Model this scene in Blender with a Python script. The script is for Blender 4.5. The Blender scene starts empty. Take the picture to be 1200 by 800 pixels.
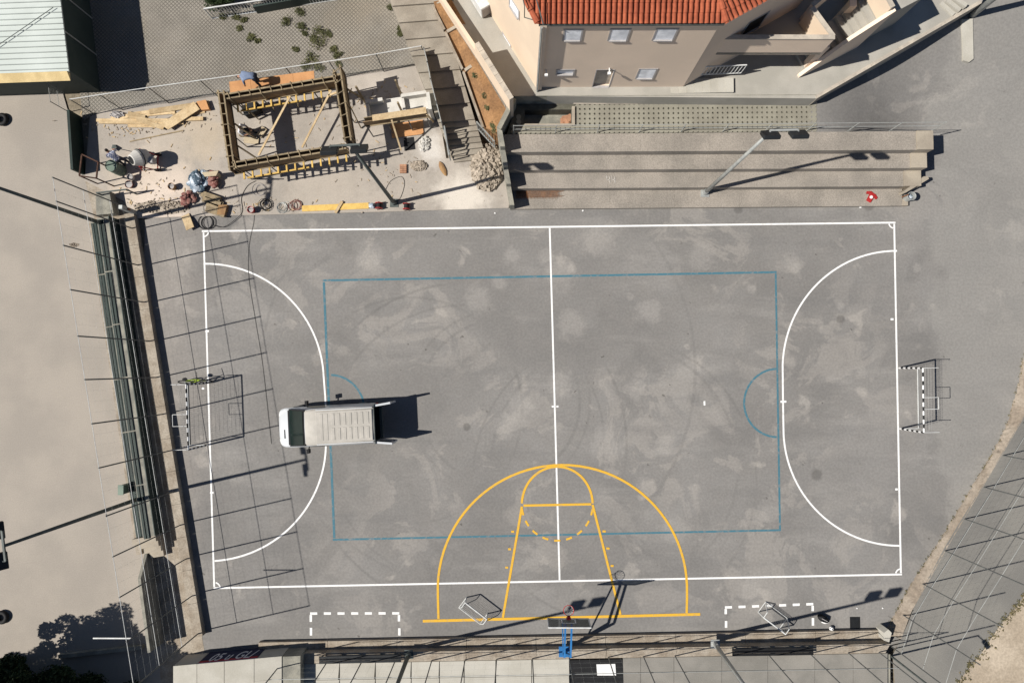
import bpy, bmesh, math, random
from mathutils import Vector, Matrix, Euler
random.seed(7)
R = math.radians
scene = bpy.context.scene
col = scene.collection
# ------------------------------------------------------------------ camera
H = 34.0
cam_d = bpy.data.cameras.new('camera'); cam = bpy.data.objects.new('camera', cam_d); col.objects.link(cam)
cam_d.sensor_width = 36.0; cam_d.lens = 24.0; cam_d.clip_end = 2000
cam.location = (0, 0, H)
cam.rotation_euler = Euler((R(2.076), R(0.5), 0), 'XYZ')
scene.camera = cam
CM = cam.rotation_euler.to_matrix()
# ------------------------------------------------------------------ world + sun
SUN_E, SHADOW_A = R(47.3), R(13.1)
w = bpy.data.worlds.new('World'); scene.world = w; w.use_nodes = True
nt = w.node_tree
sky = nt.nodes.new('ShaderNodeTexSky'); sky.sky_type = 'NISHITA'; sky.sun_disc = False
sky.sun_elevation = SUN_E; sky.sun_rotation = R(256.9); sky.air_density = 0.7; sky.dust_density = 0.3
nt.links.new(sky.outputs[0], nt.nodes['Background'].inputs[0])
nt.nodes['Background'].inputs[1].default_value = 0.05
sl = bpy.data.lights.new('sun', 'SUN'); sl.energy = 5.0; sl.angle = R(0.53); sl.color = (1.0, 0.955, 0.885)
so = bpy.data.objects.new('sun', sl); col.objects.link(so); so.location = (-30, -8, 40)
so.rotation_euler = Vector((math.cos(SUN_E)*math.cos(SHADOW_A), math.cos(SUN_E)*math.sin(SHADOW_A), -math.sin(SUN_E))).to_track_quat('-Z', 'Y').to_euler()
scene.view_settings.view_transform = 'Standard'; scene.view_settings.look = 'None'
scene.view_settings.gamma = 1.0; scene.view_settings.use_curve_mapping = False
scene.view_settings.exposure = 0.40

# ------------------------------------------------------------------ helpers
def P(px, py, z=0.0):
    """photo measurement (1200x800) -> metres on the level z"""
    d = CM @ Vector(((px-600)/800.0, (400-py)/800.0, -1.0))
    t = (z-H)/d.z
    return Vector((d.x*t, d.y*t, z))
def P2(px, py, z=0.0):
    p = P(px, py, z); return (p.x, p.y)

class MB:
    def __init__(s): s.v = []; s.f = []; s.m = []
    def add(s, vs, fs, m=0):
        b = len(s.v); s.v += [tuple(x) for x in vs]
        s.f += [tuple(b+i for i in f) for f in fs]; s.m += [m]*len(fs); return s
    def box(s, c, d, rz=0, m=0, rot=None):
        hx, hy, hz = d[0]/2, d[1]/2, d[2]/2
        M_ = rot if rot is not None else Matrix.Rotation(rz, 3, 'Z')
        c = Vector(c)
        vs = [c + M_ @ Vector((sx*hx, sy*hy, sz*hz)) for sz in (-1, 1) for sy in (-1, 1) for sx in (-1, 1)]
        return s.add(vs, [(0,2,3,1),(4,5,7,6),(0,1,5,4),(2,6,7,3),(0,4,6,2),(1,3,7,5)], m)
    def bar(s, a, b, wd, ht, m=0):
        a, b = Vector(a), Vector(b); d = (b-a)
        if d.length < 1e-6: return s
        q = d.normalized()
        up = Vector((0,0,1)) if abs(q.z) < 0.98 else Vector((1,0,0))
        sd = q.cross(up).normalized(); u = sd.cross(q)
        rot = Matrix((q, sd, u)).transposed()
        return s.box((a+b)/2, (d.length, wd, ht), rot=rot, m=m)
    def tube(s, a, b, r, n=6, r2=None, m=0, cap=True, rings=None):
        a, b = Vector(a), Vector(b); q = (b-a).normalized()
        up = Vector((0,0,1)) if abs(q.z) < 0.95 else Vector((1,0,0))
        sd = q.cross(up).normalized(); u = sd.cross(q)
        r2 = r if r2 is None else r2
        vs = []
        for p, rr in ((a, r), (b, r2)):
            for i in range(n):
                an = 2*math.pi*i/n
                vs.append(p + sd*math.cos(an)*rr + u*math.sin(an)*rr)
        fs = [(i, (i+1) % n, n+(i+1) % n, n+i) for i in range(n)]
        if cap: fs += [tuple(range(n-1, -1, -1)), tuple(range(n, 2*n))]
        return s.add(vs, fs, m)
    def path(s, pts, r, n=6, m=0):
        for a, b in zip(pts[:-1], pts[1:]): s.tube(a, b, r, n, m=m)
        return s
    def prism(s, poly, z0, z1, m=0):
        n = len(poly); zf0 = z0 if isinstance(z0, (list, tuple)) else [z0]*n; zf1 = z1 if isinstance(z1, (list, tuple)) else [z1]*n
        vs = [(p[0], p[1], zf0[i]) for i, p in enumerate(poly)] + [(p[0], p[1], zf1[i]) for i, p in enumerate(poly)]
        fs = [tuple(range(n-1, -1, -1)), tuple(range(n, 2*n))] + [(i, (i+1) % n, n+(i+1) % n, n+i) for i in range(n)]
        return s.add(vs, fs, m)
    def poly(s, pts, m=0): return s.add(pts, [tuple(range(len(pts)))], m)
    def lathe(s, c, prof, n=16, m=0, rot=None):
        c = Vector(c); vs = []
        for r, z in prof:
            for i in range(n):
                an = 2*math.pi*i/n; p = Vector((r*math.cos(an), r*math.sin(an), z))
                vs.append(c + (rot @ p if rot is not None else p))
        k = len(prof)
        fs = [(j*n+i, j*n+(i+1) % n, (j+1)*n+(i+1) % n, (j+1)*n+i) for j in range(k-1) for i in range(n)]
        fs += [tuple(range(n-1, -1, -1)), tuple(range((k-1)*n, k*n))]
        return s.add(vs, fs, m)
    def torus(s, c, Rr, r, rot=None, n=20, k=6, m=0, z=1.0):
        c = Vector(c); vs = []
        for i in range(n):
            a = 2*math.pi*i/n
            for j in range(k):
                b = 2*math.pi*j/k
                p = Vector(((Rr+r*math.cos(b))*math.cos(a), (Rr+r*math.cos(b))*math.sin(a), r*math.sin(b)*z))
                vs.append(c + (rot @ p if rot is not None else p))
        fs = [(i*k+j, i*k+(j+1) % k, ((i+1) % n)*k+(j+1) % k, ((i+1) % n)*k+j) for i in range(n) for j in range(k)]
        return s.add(vs, fs, m)
    def blob(s, c, d, n=10, k=6, jit=0.0, m=0, rz=0):
        c = Vector(c); vs = []; q = Matrix.Rotation(rz, 3, 'Z')
        for j in range(1, k):
            t = math.pi*j/k
            for i in range(n):
                a = 2*math.pi*i/n; jj = 1+random.uniform(-jit, jit)
                vs.append(c + q @ Vector((d[0]/2*math.sin(t)*math.cos(a)*jj, d[1]/2*math.sin(t)*math.sin(a)*jj, d[2]/2*math.cos(t)*jj)))
        b = len(vs); vs += [c+Vector((0,0,d[2]/2)), c-Vector((0,0,d[2]/2))]
        fs = [(j*n+i, (j+1)*n+i, (j+1)*n+(i+1) % n, j*n+(i+1) % n) for j in range(k-2) for i in range(n)]
        fs += [(b, i, (i+1) % n) for i in range(n)] + [(b+1, (k-2)*n+(i+1) % n, (k-2)*n+i) for i in range(n)]
        return s.add(vs, fs, m)
    def build(s, name, mats, parent=None, origin=None, local=False, smooth=False, bevel=0, recalc=True):
        o_ = Vector((0,0,0)) if local else (Vector(origin) if origin is not None else (parent_world(parent) if parent else Vector((0,0,0))))
        me = bpy.data.meshes.new(name)
        me.from_pydata([tuple(Vector(v)-o_) for v in s.v], [], s.f)
        if not isinstance(mats, (list, tuple)): mats = [mats]
        for m in mats: me.materials.append(m)
        for p, mi in zip(me.polygons, s.m): p.material_index = mi; p.use_smooth = smooth
        if recalc or bevel:
            bm = bmesh.new(); bm.from_mesh(me)
            if recalc: bmesh.ops.recalc_face_normals(bm, faces=bm.faces)
            if bevel: bmesh.ops.bevel(bm, geom=list(bm.edges), offset=bevel, segments=1, affect='EDGES')
            bm.to_mesh(me); bm.free()
        ob = bpy.data.objects.new(name, me); col.objects.link(ob)
        if parent: ob.parent = parent
        if origin is not None and not parent: ob.location = origin
        return ob
def parent_world(p):
    v = Vector((0,0,0))
    while p is not None: v += p.location; p = p.parent
    return v
def tag(o, label, cat, group=None, kind=None):
    if label: o['label'] = label
    if cat: o['category'] = cat
    if group: o['group'] = group
    if kind: o['kind'] = kind
    return o
def thing(name, label, cat, loc=(0,0,0), rz=0, group=None):
    o = bpy.data.objects.new(name, None); col.objects.link(o); o.location = loc; o.rotation_euler = (0,0,rz)
    o.empty_display_size = 0.3
    return tag(o, label, cat, group)
def struct(o): o['kind'] = 'structure'; return o
def copy_tree(o, parent=None):
    c = o.copy(); col.objects.link(c); c.parent = parent
    for ch in list(o.children): copy_tree(ch, c)
    return c

# ------------------------------------------------------------------ materials
class N:
    def __init__(s, name):
        s.mat = bpy.data.materials.new(name); s.mat.use_nodes = True
        s.t = s.mat.node_tree; s.b = s.t.nodes['Principled BSDF']; s.n = s.t.nodes; s.l = s.t.links
        s.b.inputs['Specular IOR Level'].default_value = 0.25
        g = s.n.new('ShaderNodeNewGeometry'); s.pos = g.outputs['Position']
    def set(s, sock, v):
        if hasattr(v, 'links'): s.l.new(v, sock)
        else: sock.default_value = v
    def math(s, op, a, b=0.0, c=None):
        n = s.n.new('ShaderNodeMath'); n.operation = op; s.set(n.inputs[0], a); s.set(n.inputs[1], b)
        if c is not None: s.set(n.inputs[2], c)
        return n.outputs[0]
    def noise(s, scale, detail=5, rough=0.55, vec=None, dist=0.0):
        n = s.n.new('ShaderNodeTexNoise'); n.inputs['Scale'].default_value = scale; n.inputs['Detail'].default_value = detail
        n.inputs['Roughness'].default_value = rough; n.inputs['Distortion'].default_value = dist
        s.l.new(vec if vec is not None else s.pos, n.inputs['Vector']); return n.outputs['Fac']
    def step(s, v, lo, hi, a=0.0, b=1.0):
        n = s.n.new('ShaderNodeMapRange'); n.interpolation_type = 'SMOOTHSTEP'
        s.set(n.inputs[0], v); n.inputs[1].default_value = lo; n.inputs[2].default_value = hi; n.inputs[3].default_value = a; n.inputs[4].default_value = b
        return n.outputs[0]
    def mix(s, f, a, b, mode='MIX'):
        n = s.n.new('ShaderNodeMix'); n.data_type = 'RGBA'; n.blend_type = mode
        s.set(n.inputs[0], f)
        for i, c in ((6, a), (7, b)):
            if hasattr(c, 'links'): s.l.new(c, n.inputs[i])
            else: n.inputs[i].default_value = (c[0], c[1], c[2], 1)
        return n.outputs[2]
    def sep(s):
        n = s.n.new('ShaderNodeSeparateXYZ'); s.l.new(s.pos, n.inputs[0]); return n.outputs
    def map(s, rot=(0,0,0), scale=(1,1,1)):
        n = s.n.new('ShaderNodeMapping'); n.inputs['Rotation'].default_value = rot; n.inputs['Scale'].default_value = scale
        s.l.new(s.pos, n.inputs['Vector']); return n.outputs[0]
    def dist(s, c):
        xyz = s.sep(); cb = s.n.new('ShaderNodeCombineXYZ'); s.l.new(xyz[0], cb.inputs[0]); s.l.new(xyz[1], cb.inputs[1])
        n = s.n.new('ShaderNodeVectorMath'); n.operation = 'DISTANCE'; s.l.new(cb.outputs[0], n.inputs[0]); n.inputs[1].default_value = (c[0], c[1], 0)
        return n.outputs['Value']
    def bump(s, h, strength=0.3, d=0.02):
        n = s.n.new('ShaderNodeBump'); n.inputs['Strength'].default_value = strength; n.inputs['Distance'].default_value = d
        s.l.new(h, n.inputs['Height']); s.l.new(n.outputs[0], s.b.inputs['Normal'])
    def out(s, c, rough=0.9, metal=0.0, spec=None):
        if hasattr(c, 'links'): s.l.new(c, s.b.inputs['Base Color'])
        else: s.b.inputs['Base Color'].default_value = (c[0], c[1], c[2], 1)
        s.b.inputs['Roughness'].default_value = rough; s.b.inputs['Metallic'].default_value = metal
        if spec is not None: s.b.inputs['Specular IOR Level'].default_value = spec
        return s.mat
def M(name, c1, c2=None, scale=1.2, rough=0.9, fine=0.25, fscale=25, metal=0.0, vary=0.0, bump=0.0, detail=6, spec=None, lo=0.35, hi=0.65):
    n = N(name); c2 = c2 or tuple(x*0.75 for x in c1)
    base = n.mix(n.step(n.noise(scale, detail), lo, hi), c1, c2)
    if fine:
        f = n.noise(fscale, 6, 0.7); fine *= .75
        base = n.mix(n.step(f, 0.25, 0.75, 0, fine), base, (0,0,0), 'MIX') if False else n.mix(1.0, base, n.mix(n.step(f, 0.3, 0.7), (1-fine,)*3, (1+fine*0.4,)*3), 'MULTIPLY')
        if bump: n.bump(f, bump, 0.02)
    if vary:
        oi = n.n.new('ShaderNodeObjectInfo')
        base = n.mix(1.0, base, n.mix(oi.outputs['Random'], (1-vary,)*3, (1+vary,)*3), 'MULTIPLY')
    return n.out(base, rough, metal, spec)

def asphalt_court():
    n = N('court_asphalt')
    big = n.noise(0.16, 5, 0.6); mid = n.noise(0.75, 6, 0.62); fine = n.noise(9, 4); grit = n.noise(60, 2)
    c = n.mix(n.step(big, 0.34, 0.66), (0.166,0.159,0.151), (0.216,0.207,0.196))
    c = n.mix(n.step(mid, 0.35, 0.7, 0, 0.55), c, (0.198,0.187,0.174))
    # pale patches of dried mud
    lp = n.math('MULTIPLY', n.step(n.noise(0.62, 4, 0.5, dist=0.4), 0.61, 0.68), n.step(n.noise(0.21, 2), 0.44, 0.58))
    c = n.mix(n.math('MULTIPLY', lp, 0.55), c, (0.34,0.315,0.285))
    pp = n.step(n.noise(0.34, 7, 0.62, dist=1.1), 0.525, 0.575); msk = n.step(n.noise(0.11, 2), 0.40, 0.58)
    c = n.mix(n.math('MULTIPLY', n.math('MULTIPLY', pp, msk), 0.34), c, (0.33,0.305,0.275))
    pd_ = n.step(n.noise(0.28, 6, 0.6, dist=0.8), 0.56, 0.66); c = n.mix(n.math('MULTIPLY', pd_, 0.28), c, (0.125,0.12,0.115))
    # long faint sweeps
    st = n.noise(0.55, 4, 0.6, vec=n.map((0,0,R(8)), (0.22,1.6,1)))
    c = n.mix(n.step(st, 0.48, 0.75, 0, 0.45), c, (0.15,0.145,0.14))
    st2 = n.noise(0.5, 5, 0.65, vec=n.map((0,0,R(-4)), (0.35,1.2,1)))
    c = n.mix(n.step(st2, 0.52, 0.72, 0, 0.35), c, (0.30,0.285,0.265))
    # tyre arcs
    for (px, py, rr, wd, k) in ((545,520,8.0,.10,.5),(545,520,6.9,.10,.4),(585,470,4.0,.12,.45),(585,470,4.5,.1,.35),(720,560,7.0,.10,.4),(720,545,6.1,.12,.35),(480,480,5.6,.1,.4),(560,430,10.8,.12,.35)):
        q = P(px, py); d = n.math('ABSOLUTE', n.math('SUBTRACT', n.dist((q.x, q.y)), rr))
        ms = n.math('MULTIPLY', n.step(d, wd*0.2, wd, 1, 0), n.step(n.noise(0.16, 2), 0.42, 0.6))
        c = n.mix(n.math('MULTIPLY', ms, k*.55), c, (0.10,0.097,0.093))
    # small dark stains and crumbs
    sp = n.math('MULTIPLY', n.step(n.noise(3.0, 3, 0.5), 0.68, 0.72), n.step(n.noise(0.4, 2), 0.5, 0.6))
    c = n.mix(n.math('MULTIPLY', sp, 0.6), c, (0.06,0.055,0.05))
    for (px, py, rr) in ((985,374,.28),(1018,240,.4),(865,245,.3),(547,500,.25),(957,556,.35)):
        q = P(px, py); c = n.mix(n.math('MULTIPLY', n.step(n.dist((q.x, q.y)), rr*.5, rr, 1, 0), 0.5), c, (0.08,0.075,0.07))
    # light round splashes
    for (px, py, rr) in ((655,320,1.1),(668,380,1.0),(655,450,.9),(610,480,1.0),(710,520,1.1),(790,620,.9),(700,280,1.2),(560,350,.9),(820,300,.9),(905,600,.8),(880,690,.7),(430,300,.9),(210,300,1.2),(206,345,.9),(933,314,.35),(1075,314,.3),(1152,362,.33),(880,338,.3),(600,300,.6),(585,330,.5),(640,300,.5),(760,365,.8),(745,455,.7),(780,520,.6),(595,500,.9),(985,358,.3)):
        q = P(px, py); dd = n.math('ADD', n.dist((q.x, q.y)), n.math('MULTIPLY', n.noise(1.8, 5, .65), rr*1.7))
        c = n.mix(n.math('MULTIPLY', n.step(dd, rr*1.2, rr*1.85, 1, 0), 0.30), c, (0.34,0.32,0.295))
    # paler strip of road on the east side, dusty ground by the west kerb
    xyz = n.sep()
    e = n.math('ADD', xyz[0], n.math('MULTIPLY', n.noise(0.5, 4), 3.0))
    c = n.mix(n.step(e, 21.9, 22.6, 0, 0.5), c, (0.25,0.24,0.222))
    wst = n.math('ADD', xyz[0], n.math('MULTIPLY', n.noise(0.35, 5), 5.0))
    c = n.mix(n.step(wst, -15.6, -12.0, 0.55, 0), c, (0.275,0.25,0.225))
    c = n.mix(1.0, c, n.mix(n.step(fine, 0.3, 0.7), (0.9,)*3, (1.06,)*3), 'MULTIPLY')
    c = n.mix(1.0, c, n.mix(n.step(grit, 0.3, 0.7), (0.91,)*3, (1.07,)*3), 'MULTIPLY')
    n.bump(grit, 0.2, 0.01)
    return n.out(c, 0.93)
def lattice_mat(name, pitch, c_stone, c_gap, ang=45, gap=0.16):
    n = N(name); v = n.map((0,0,R(ang)), (1/pitch,)*3)
    s = n.n.new('ShaderNodeSeparateXYZ'); n.l.new(v, s.inputs[0])
    g = []
    for k in (0, 1):
        f = n.math('FRACT', s.outputs[k]); d = n.math('ABSOLUTE', n.math('SUBTRACT', f, 0.5)); g.append(n.step(d, 0.5-gap, 0.5-gap*0.5))
    j = n.math('MAXIMUM', g[0], g[1])
    dirt = n.step(n.noise(0.45, 6, 0.6), 0.42, 0.62)
    base = n.mix(dirt, c_stone, tuple(x*0.82 for x in c_stone)); base = n.mix(n.step(n.noise(0.2, 5), 0.5, 0.68, 0, .7), base, (0.27,0.23,0.175))
    j2 = n.math('MULTIPLY', j, n.step(n.noise(0.3, 4), 0.36, 0.56, 0.45, 1.0))
    c = n.mix(j2, base, c_gap)
    c = n.mix(1.0, c, n.mix(n.step(n.noise(14, 3), 0.3, 0.7), (0.82,)*3, (1.08,)*3), 'MULTIPLY')
    n.bump(n.math('SUBTRACT', 1.0, j), 0.6, 0.03)
    return n.out(c, 0.95)
def paint(name, c, wear=0.6):
    n = N(name); f = n.math('MULTIPLY', n.step(n.noise(5, 5, 0.65), 0.5, 0.72), wear)
    base = n.mix(f, c, (0.23,0.22,0.21)); base = n.mix(1.0, base, n.mix(n.step(n.noise(40, 2), .3, .7), (.9,)*3, (1.04,)*3), 'MULTIPLY')
    return n.out(base, 0.75)

m_court = asphalt_court()
m_white = paint('white_paint', (0.74,0.735,0.72), .28)
m_blue = paint('blue_paint', (0.055,0.15,0.195), 0.7)
m_yellow = paint('yellow_paint', (0.62,0.36,0.035), .35)
m_clay = M('beige_court', (0.335,0.298,0.255), (0.29,0.26,0.225), 0.35, fine=0.16, fscale=18)
m_ground = M('earth', (0.26,0.22,0.165), (0.19,0.16,0.115), 0.5, fine=0.35, fscale=9)
m_sand = M('sandy_verge', (0.44,0.37,0.285), (0.34,0.28,0.21), 0.8, fine=0.3, fscale=9, bump=.2)
m_conc = M('site_concrete', (0.42,0.365,0.305), (0.33,0.29,0.245), 0.55, fine=0.2, fscale=14)
def site_mat():
    n = N('site_concrete')
    c = n.mix(n.step(n.noise(.5, 6, .6), .35, .65), (.375,.335,.29), (.30,.27,.235))
    c = n.mix(n.step(n.noise(1.3, 6, .65), .5, .72, 0, .6), c, (.25,.22,.19))
    for (px_, py_, rr, col_, k) in ((185,225,2.2,(.60,.51,.43),.9),(150,205,1.4,(.46,.39,.31),.5),(240,160,1.6,(.44,.36,.26),.6),(200,170,1.8,(.45,.39,.32),.5),(542,232,1.5,(.60,.55,.48),.85),(505,175,.9,(.6,.57,.53),.6),(445,105,1.5,(.47,.42,.37),.6),(385,225,2.2,(.42,.37,.31),.5),(200,268,1.3,(.5,.43,.36),.5)):
        q = P(px_, py_, .06); d = n.math('ADD', n.dist((q.x, q.y)), n.math('MULTIPLY', n.noise(1.1, 6, .65), rr*1.6))
        c = n.mix(n.math('MULTIPLY', n.step(d, rr*1.1, rr*2.0, 1, 0), k), c, col_)
    sp = n.step(n.noise(5, 4, .6), .66, .74); c = n.mix(n.math('MULTIPLY', sp, .5), c, (.16,.13,.10))
    c = n.mix(1.0, c, n.mix(n.step(n.noise(22, 5, .7), .3, .7), (.88,)*3, (1.07,)*3), 'MULTIPLY')
    return n.out(c, .93)
m_conc = site_mat()
m_kerb = M('kerb_concrete', (0.36,0.315,0.255), (0.26,0.215,0.165), 1.4, fine=0.35, fscale=12, bump=.3)
m_bank = M('dirt_bank', (0.31,0.265,0.215), (0.225,0.185,0.145), 0.8, fine=0.35, fscale=9, bump=.25)
m_road = M('road_asphalt', (0.205,0.195,0.175), (0.165,0.158,0.145), 0.35, fine=0.2, fscale=20)
m_tier = M('aggregate_concrete', (0.315,0.28,0.24), (0.245,0.22,0.19), 0.7, fine=0.42, fscale=19, bump=.2)
m_tierend = M('plain_concrete', (0.36,0.315,0.25), (0.29,0.25,0.20), 1.2, fine=0.2)
m_oldconc = M('weathered_concrete', (0.30,0.285,0.235), (0.18,0.175,0.15), 1.6, fine=0.3)
m_slab = M('pale_slab', (0.43,0.41,0.36), (0.37,0.35,0.30), 0.8, fine=0.15, vary=0.05)
m_slabgrey = M('grey_slab', (0.24,0.225,0.20), (0.19,0.18,0.16), 0.8, fine=0.2, vary=0.06)
m_yard = lattice_mat('grid_pavers', 0.14, (0.275,0.25,0.215), (0.13,0.12,0.10))
m_stair = M('stamped_concrete', (0.31,0.275,0.225), (0.24,0.21,0.17), 1.3, fine=0.3, vary=0.08)
m_terrace = M('terrace_screed', (0.37,0.35,0.31), (0.31,0.295,0.26), 0.7, fine=0.15)
m_cream = M('cream_render', (0.66,0.535,0.405), (0.60,0.485,0.37), 0.5, fine=0.06, rough=.85)
m_greyrender = M('beige_render', (0.74,0.60,0.475), (0.68,0.555,0.44), 0.5, fine=0.08)
m_coping = M('coping', (0.50,0.44,0.36), (0.36,0.32,0.27), 2.0, fine=0.2)
m_tile = M('terracotta', (0.37,0.10,0.048), (0.28,0.072,0.036), 1.6, fine=0.25, fscale=9)
m_soil = M('brown_soil', (0.30,0.165,0.075), (0.21,0.115,0.055), 1.2, fine=0.4, fscale=10, bump=.5)
m_metalroof = M('white_sheet', (0.52,0.56,0.53), (0.47,0.51,0.48), 0.5, fine=0.05, rough=.5)
m_rib = M('sheet_rib', (0.36,0.39,0.37), None, 0.5, fine=0.05, rough=.5)
m_darkgreen = M('dark_green_metal', (0.045,0.062,0.055), (0.035,0.05,0.045), 0.8, fine=0.1, rough=.6)
m_greenpaint = M('green_paint', (0.014,0.030,0.025), (0.010,0.02,0.017), 1.0, fine=0.15, rough=.6)
m_palegreen = M('pale_green_metal', (0.16,0.21,0.165), (0.11,0.15,0.12), 2.0, fine=.1, rough=.6)
m_galv = M('galvanised', (0.42,0.43,0.41), (0.33,0.34,0.33), 3, fine=0.1, rough=.55, metal=.35)
m_darkpole = M('dark_steel', (0.10,0.115,0.11), (0.07,0.08,0.075), 3, fine=0.15, rough=.6)
m_poste = M('fence_steel', (0.12,0.125,0.12), (0.09,0.092,0.09), 3, fine=.15, rough=.6)
m_lamp = M('lamp_housing', (0.018,0.02,0.022), None, 3, fine=.1, rough=.5)
m_rail = M('pale_rail', (0.62,0.63,0.61), (0.5,0.5,0.49), 3, fine=.1, rough=.6)
m_wood = M('timber', (0.56,0.43,0.26), (0.44,0.32,0.18), 2.5, fine=.25, fscale=12, vary=.22)
m_oldwood = M('weathered_timber', (0.30,0.235,0.145), (0.21,0.165,0.105), 3, fine=.3, fscale=10, vary=.15)
m_formply = M('formwork_ply', (0.25,0.17,0.095), (0.17,0.12,0.075), 2, fine=.25, vary=.15)
m_yellowwood = M('yellow_batten', (0.62,0.42,0.13), (0.52,0.34,0.10), 3, fine=.2, vary=.15)
m_orangeply = M('orange_ply', (0.52,0.27,0.12), (0.44,0.225,0.10), 2, fine=.15, vary=.1)
m_black = M('black_rubber', (0.012,0.012,0.013), None, 4, fine=.1, rough=.7)
m_vanwhite = M('van_white', (0.50,0.515,0.53), (0.47,0.485,0.50), 1.5, fine=.04, rough=.35, spec=.5)
m_vanroof = M('dusty_van_roof', (0.41,0.385,0.345), (0.35,0.33,0.295), 2.2, fine=.12, rough=.6)
m_glass = M('dark_glass', (0.012,0.02,0.018), None, 2, fine=0, rough=.08, spec=.35)
m_bluesteel = M('blue_steel', (0.03,0.165,0.40), (0.025,0.13,0.32), 3, fine=.15, rough=.5)
m_red = M('red_enamel', (0.42,0.03,0.03), None, 3, fine=.1, rough=.5)
m_rust = M('rusty_steel', (0.28,0.115,0.04), (0.17,0.07,0.03), 5, fine=.4, rough=.9)
m_bluetarp = M('dark_blue_sheet', (0.05,0.08,0.11), (0.10,0.14,0.18), 3, fine=.3, rough=.45)
m_chalk = M('chalk', (0.46,0.43,0.39), None, 6, fine=.3)
m_darkrust = M('dark_rust', (0.09,0.045,0.03), (0.05,0.03,0.022), 5, fine=.3)
m_brick = M('brick', (0.42,0.23,0.14), (0.34,0.18,0.11), 4, fine=.3, vary=.15)
m_gravel = M('rubble', (0.42,0.36,0.29), (0.28,0.235,0.185), 4, fine=.4, fscale=14)
m_plastic = M('plastic_sheet', (0.55,0.60,0.66), (0.13,0.18,0.23), 2.6, fine=.25, rough=.4)
m_sack = M('reddish_sack', (0.15,0.045,0.04), (0.30,0.17,0.14), 5, fine=.3)
m_card = M('cardboard', (0.47,0.39,0.27), (0.40,0.33,0.23), 3, fine=.15)
m_shutter = M('shutter_white', (0.86,0.88,0.92), (0.60,0.62,0.66), 2, fine=.04, rough=.5)
m_frame = M('window_stone', (0.38,0.36,0.35), (0.33,0.31,0.30), 3, fine=.1)
m_leaf = M('leaf', (0.03,0.05,0.016), (0.018,0.032,0.010), 1.2, fine=.3, fscale=6, rough=.7)
m_weed = M('weed_leaf', (0.135,0.135,0.06), (0.085,0.09,0.04), 2, fine=.3, rough=.8)
m_bark = M('bark', (0.12,0.085,0.055), None, 4, fine=.3)
m_net = M('net_cord', (0.30,0.30,0.29), None, 3, fine=0)
m_skin = M('skin', (0.38,0.215,0.145), None, 4, fine=.05, rough=.6)
m_hair = M('dark_hair', (0.018,0.014,0.012), None, 6, fine=.2)
m_blueshirt = M('blue_grey_shirt', (0.20,0.25,0.36), (0.16,0.20,0.29), 6, fine=.15)
m_jeans = M('dark_trousers', (0.035,0.04,0.055), None, 6, fine=.2)
m_whiteshirt = M('white_shirt', (0.66,0.66,0.67), (0.55,0.55,0.57), 6, fine=.1)
m_navy = M('navy_banner', (0.02,0.025,0.06), None, 3, fine=.1)
m_mudboard = M('muddy_ply', (0.33,0.20,0.09), (0.24,0.14,0.07), 4, fine=.25)
m_lightgrey = M('light_grey_plaster', (0.55,0.53,0.49), (0.47,0.45,0.41), 1.5, fine=.12)

# ================================================================== SETTING: ground sheets
def sheet(name, poly, z, mat):
    mb = MB(); mb.poly([(p[0], p[1], z) for p in poly])
    o = mb.build(name, mat)
    if o.data.polygons[0].normal.z < 0: o.data.flip_normals()
    return struct(o)
mb = MB(); n_ = 24; L = 600.0
mb.add([(-L+2*L*i/n_, -L+2*L*j/n_, -0.06) for j in range(n_+1) for i in range(n_+1)],
       [(j*(n_+1)+i, j*(n_+1)+i+1, (j+1)*(n_+1)+i+1, (j+1)*(n_+1)+i) for j in range(n_) for i in range(n_)])
struct(mb.build('ground', m_ground, recalc=False))

def sstep(t): t = max(0, min(1, t)); return t*t*(3-2*t)
def ramp(x, y):
    A_ = sstep((x-14.3)/6.2); B_ = 1-sstep((y-11.2)/6.5)
    return 1.70*(1-A_*B_)*(sstep((y-10.2)/.8) if x < 19.7 else sstep((y-9.6)/2.0))*sstep((x-13.3)/0.5)
# court asphalt: flat court, climbing to the upper road north-east of the bleachers
mb = MB(); xs = [-20+0.4*i for i in range(172)]; ys = [-14.4+0.4*i for i in range(130)]
mb.add([(x, y, ramp(x, y)) for y in ys for x in xs],
       [(j*172+i, j*172+i+1, (j+1)*172+i+1, (j+1)*172+i) for j in range(129) for i in range(171) if not (xs[i] < 13.0 and ys[j] > 9.0) and not (xs[i] < -18.8 )])
court = struct(mb.build('court_asphalt', m_court, recalc=False, smooth=True))

clay_edge = [P2(72,104), P2(79,128), P2(96,140), P2(100,212), P2(108,245), P2(112,262), P2(158,600), P2(170,648), P2(186,760), P2(190,820)]
sheet('clay_court', clay_edge + [(-17.5,-30), (-60,-30), (-60,30), (-25,30), P2(60,60)], 0.004, m_clay)
sheet('kerb_side_path', [P2(100,212), P2(150,238), P2(158,262), P2(240,765), P2(236,800), P2(190,820), P2(186,760), P2(170,648), P2(158,600), P2(112,262), P2(108,245)], 0.008, m_kerb)
site = [P2(107,128), P2(505,72), P2(523,186), P2(578,182), P2(600,216), P2(596,244), P2(430,249), P2(225,254), P2(158,256), P2(146,236), P2(100,212)]
mb = MB(); mb.prism(site, -0.05, 0.06); struct(mb.build('site_floor', m_conc))
sheet('paver_yard', [P2(98,142), P2(119,131), P2(252,112), P2(500,76), P2(440,-40), P2(380,-300), P2(-40,-300), P2(30,-10), P2(90,60)], 0.075, m_yard)
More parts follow.
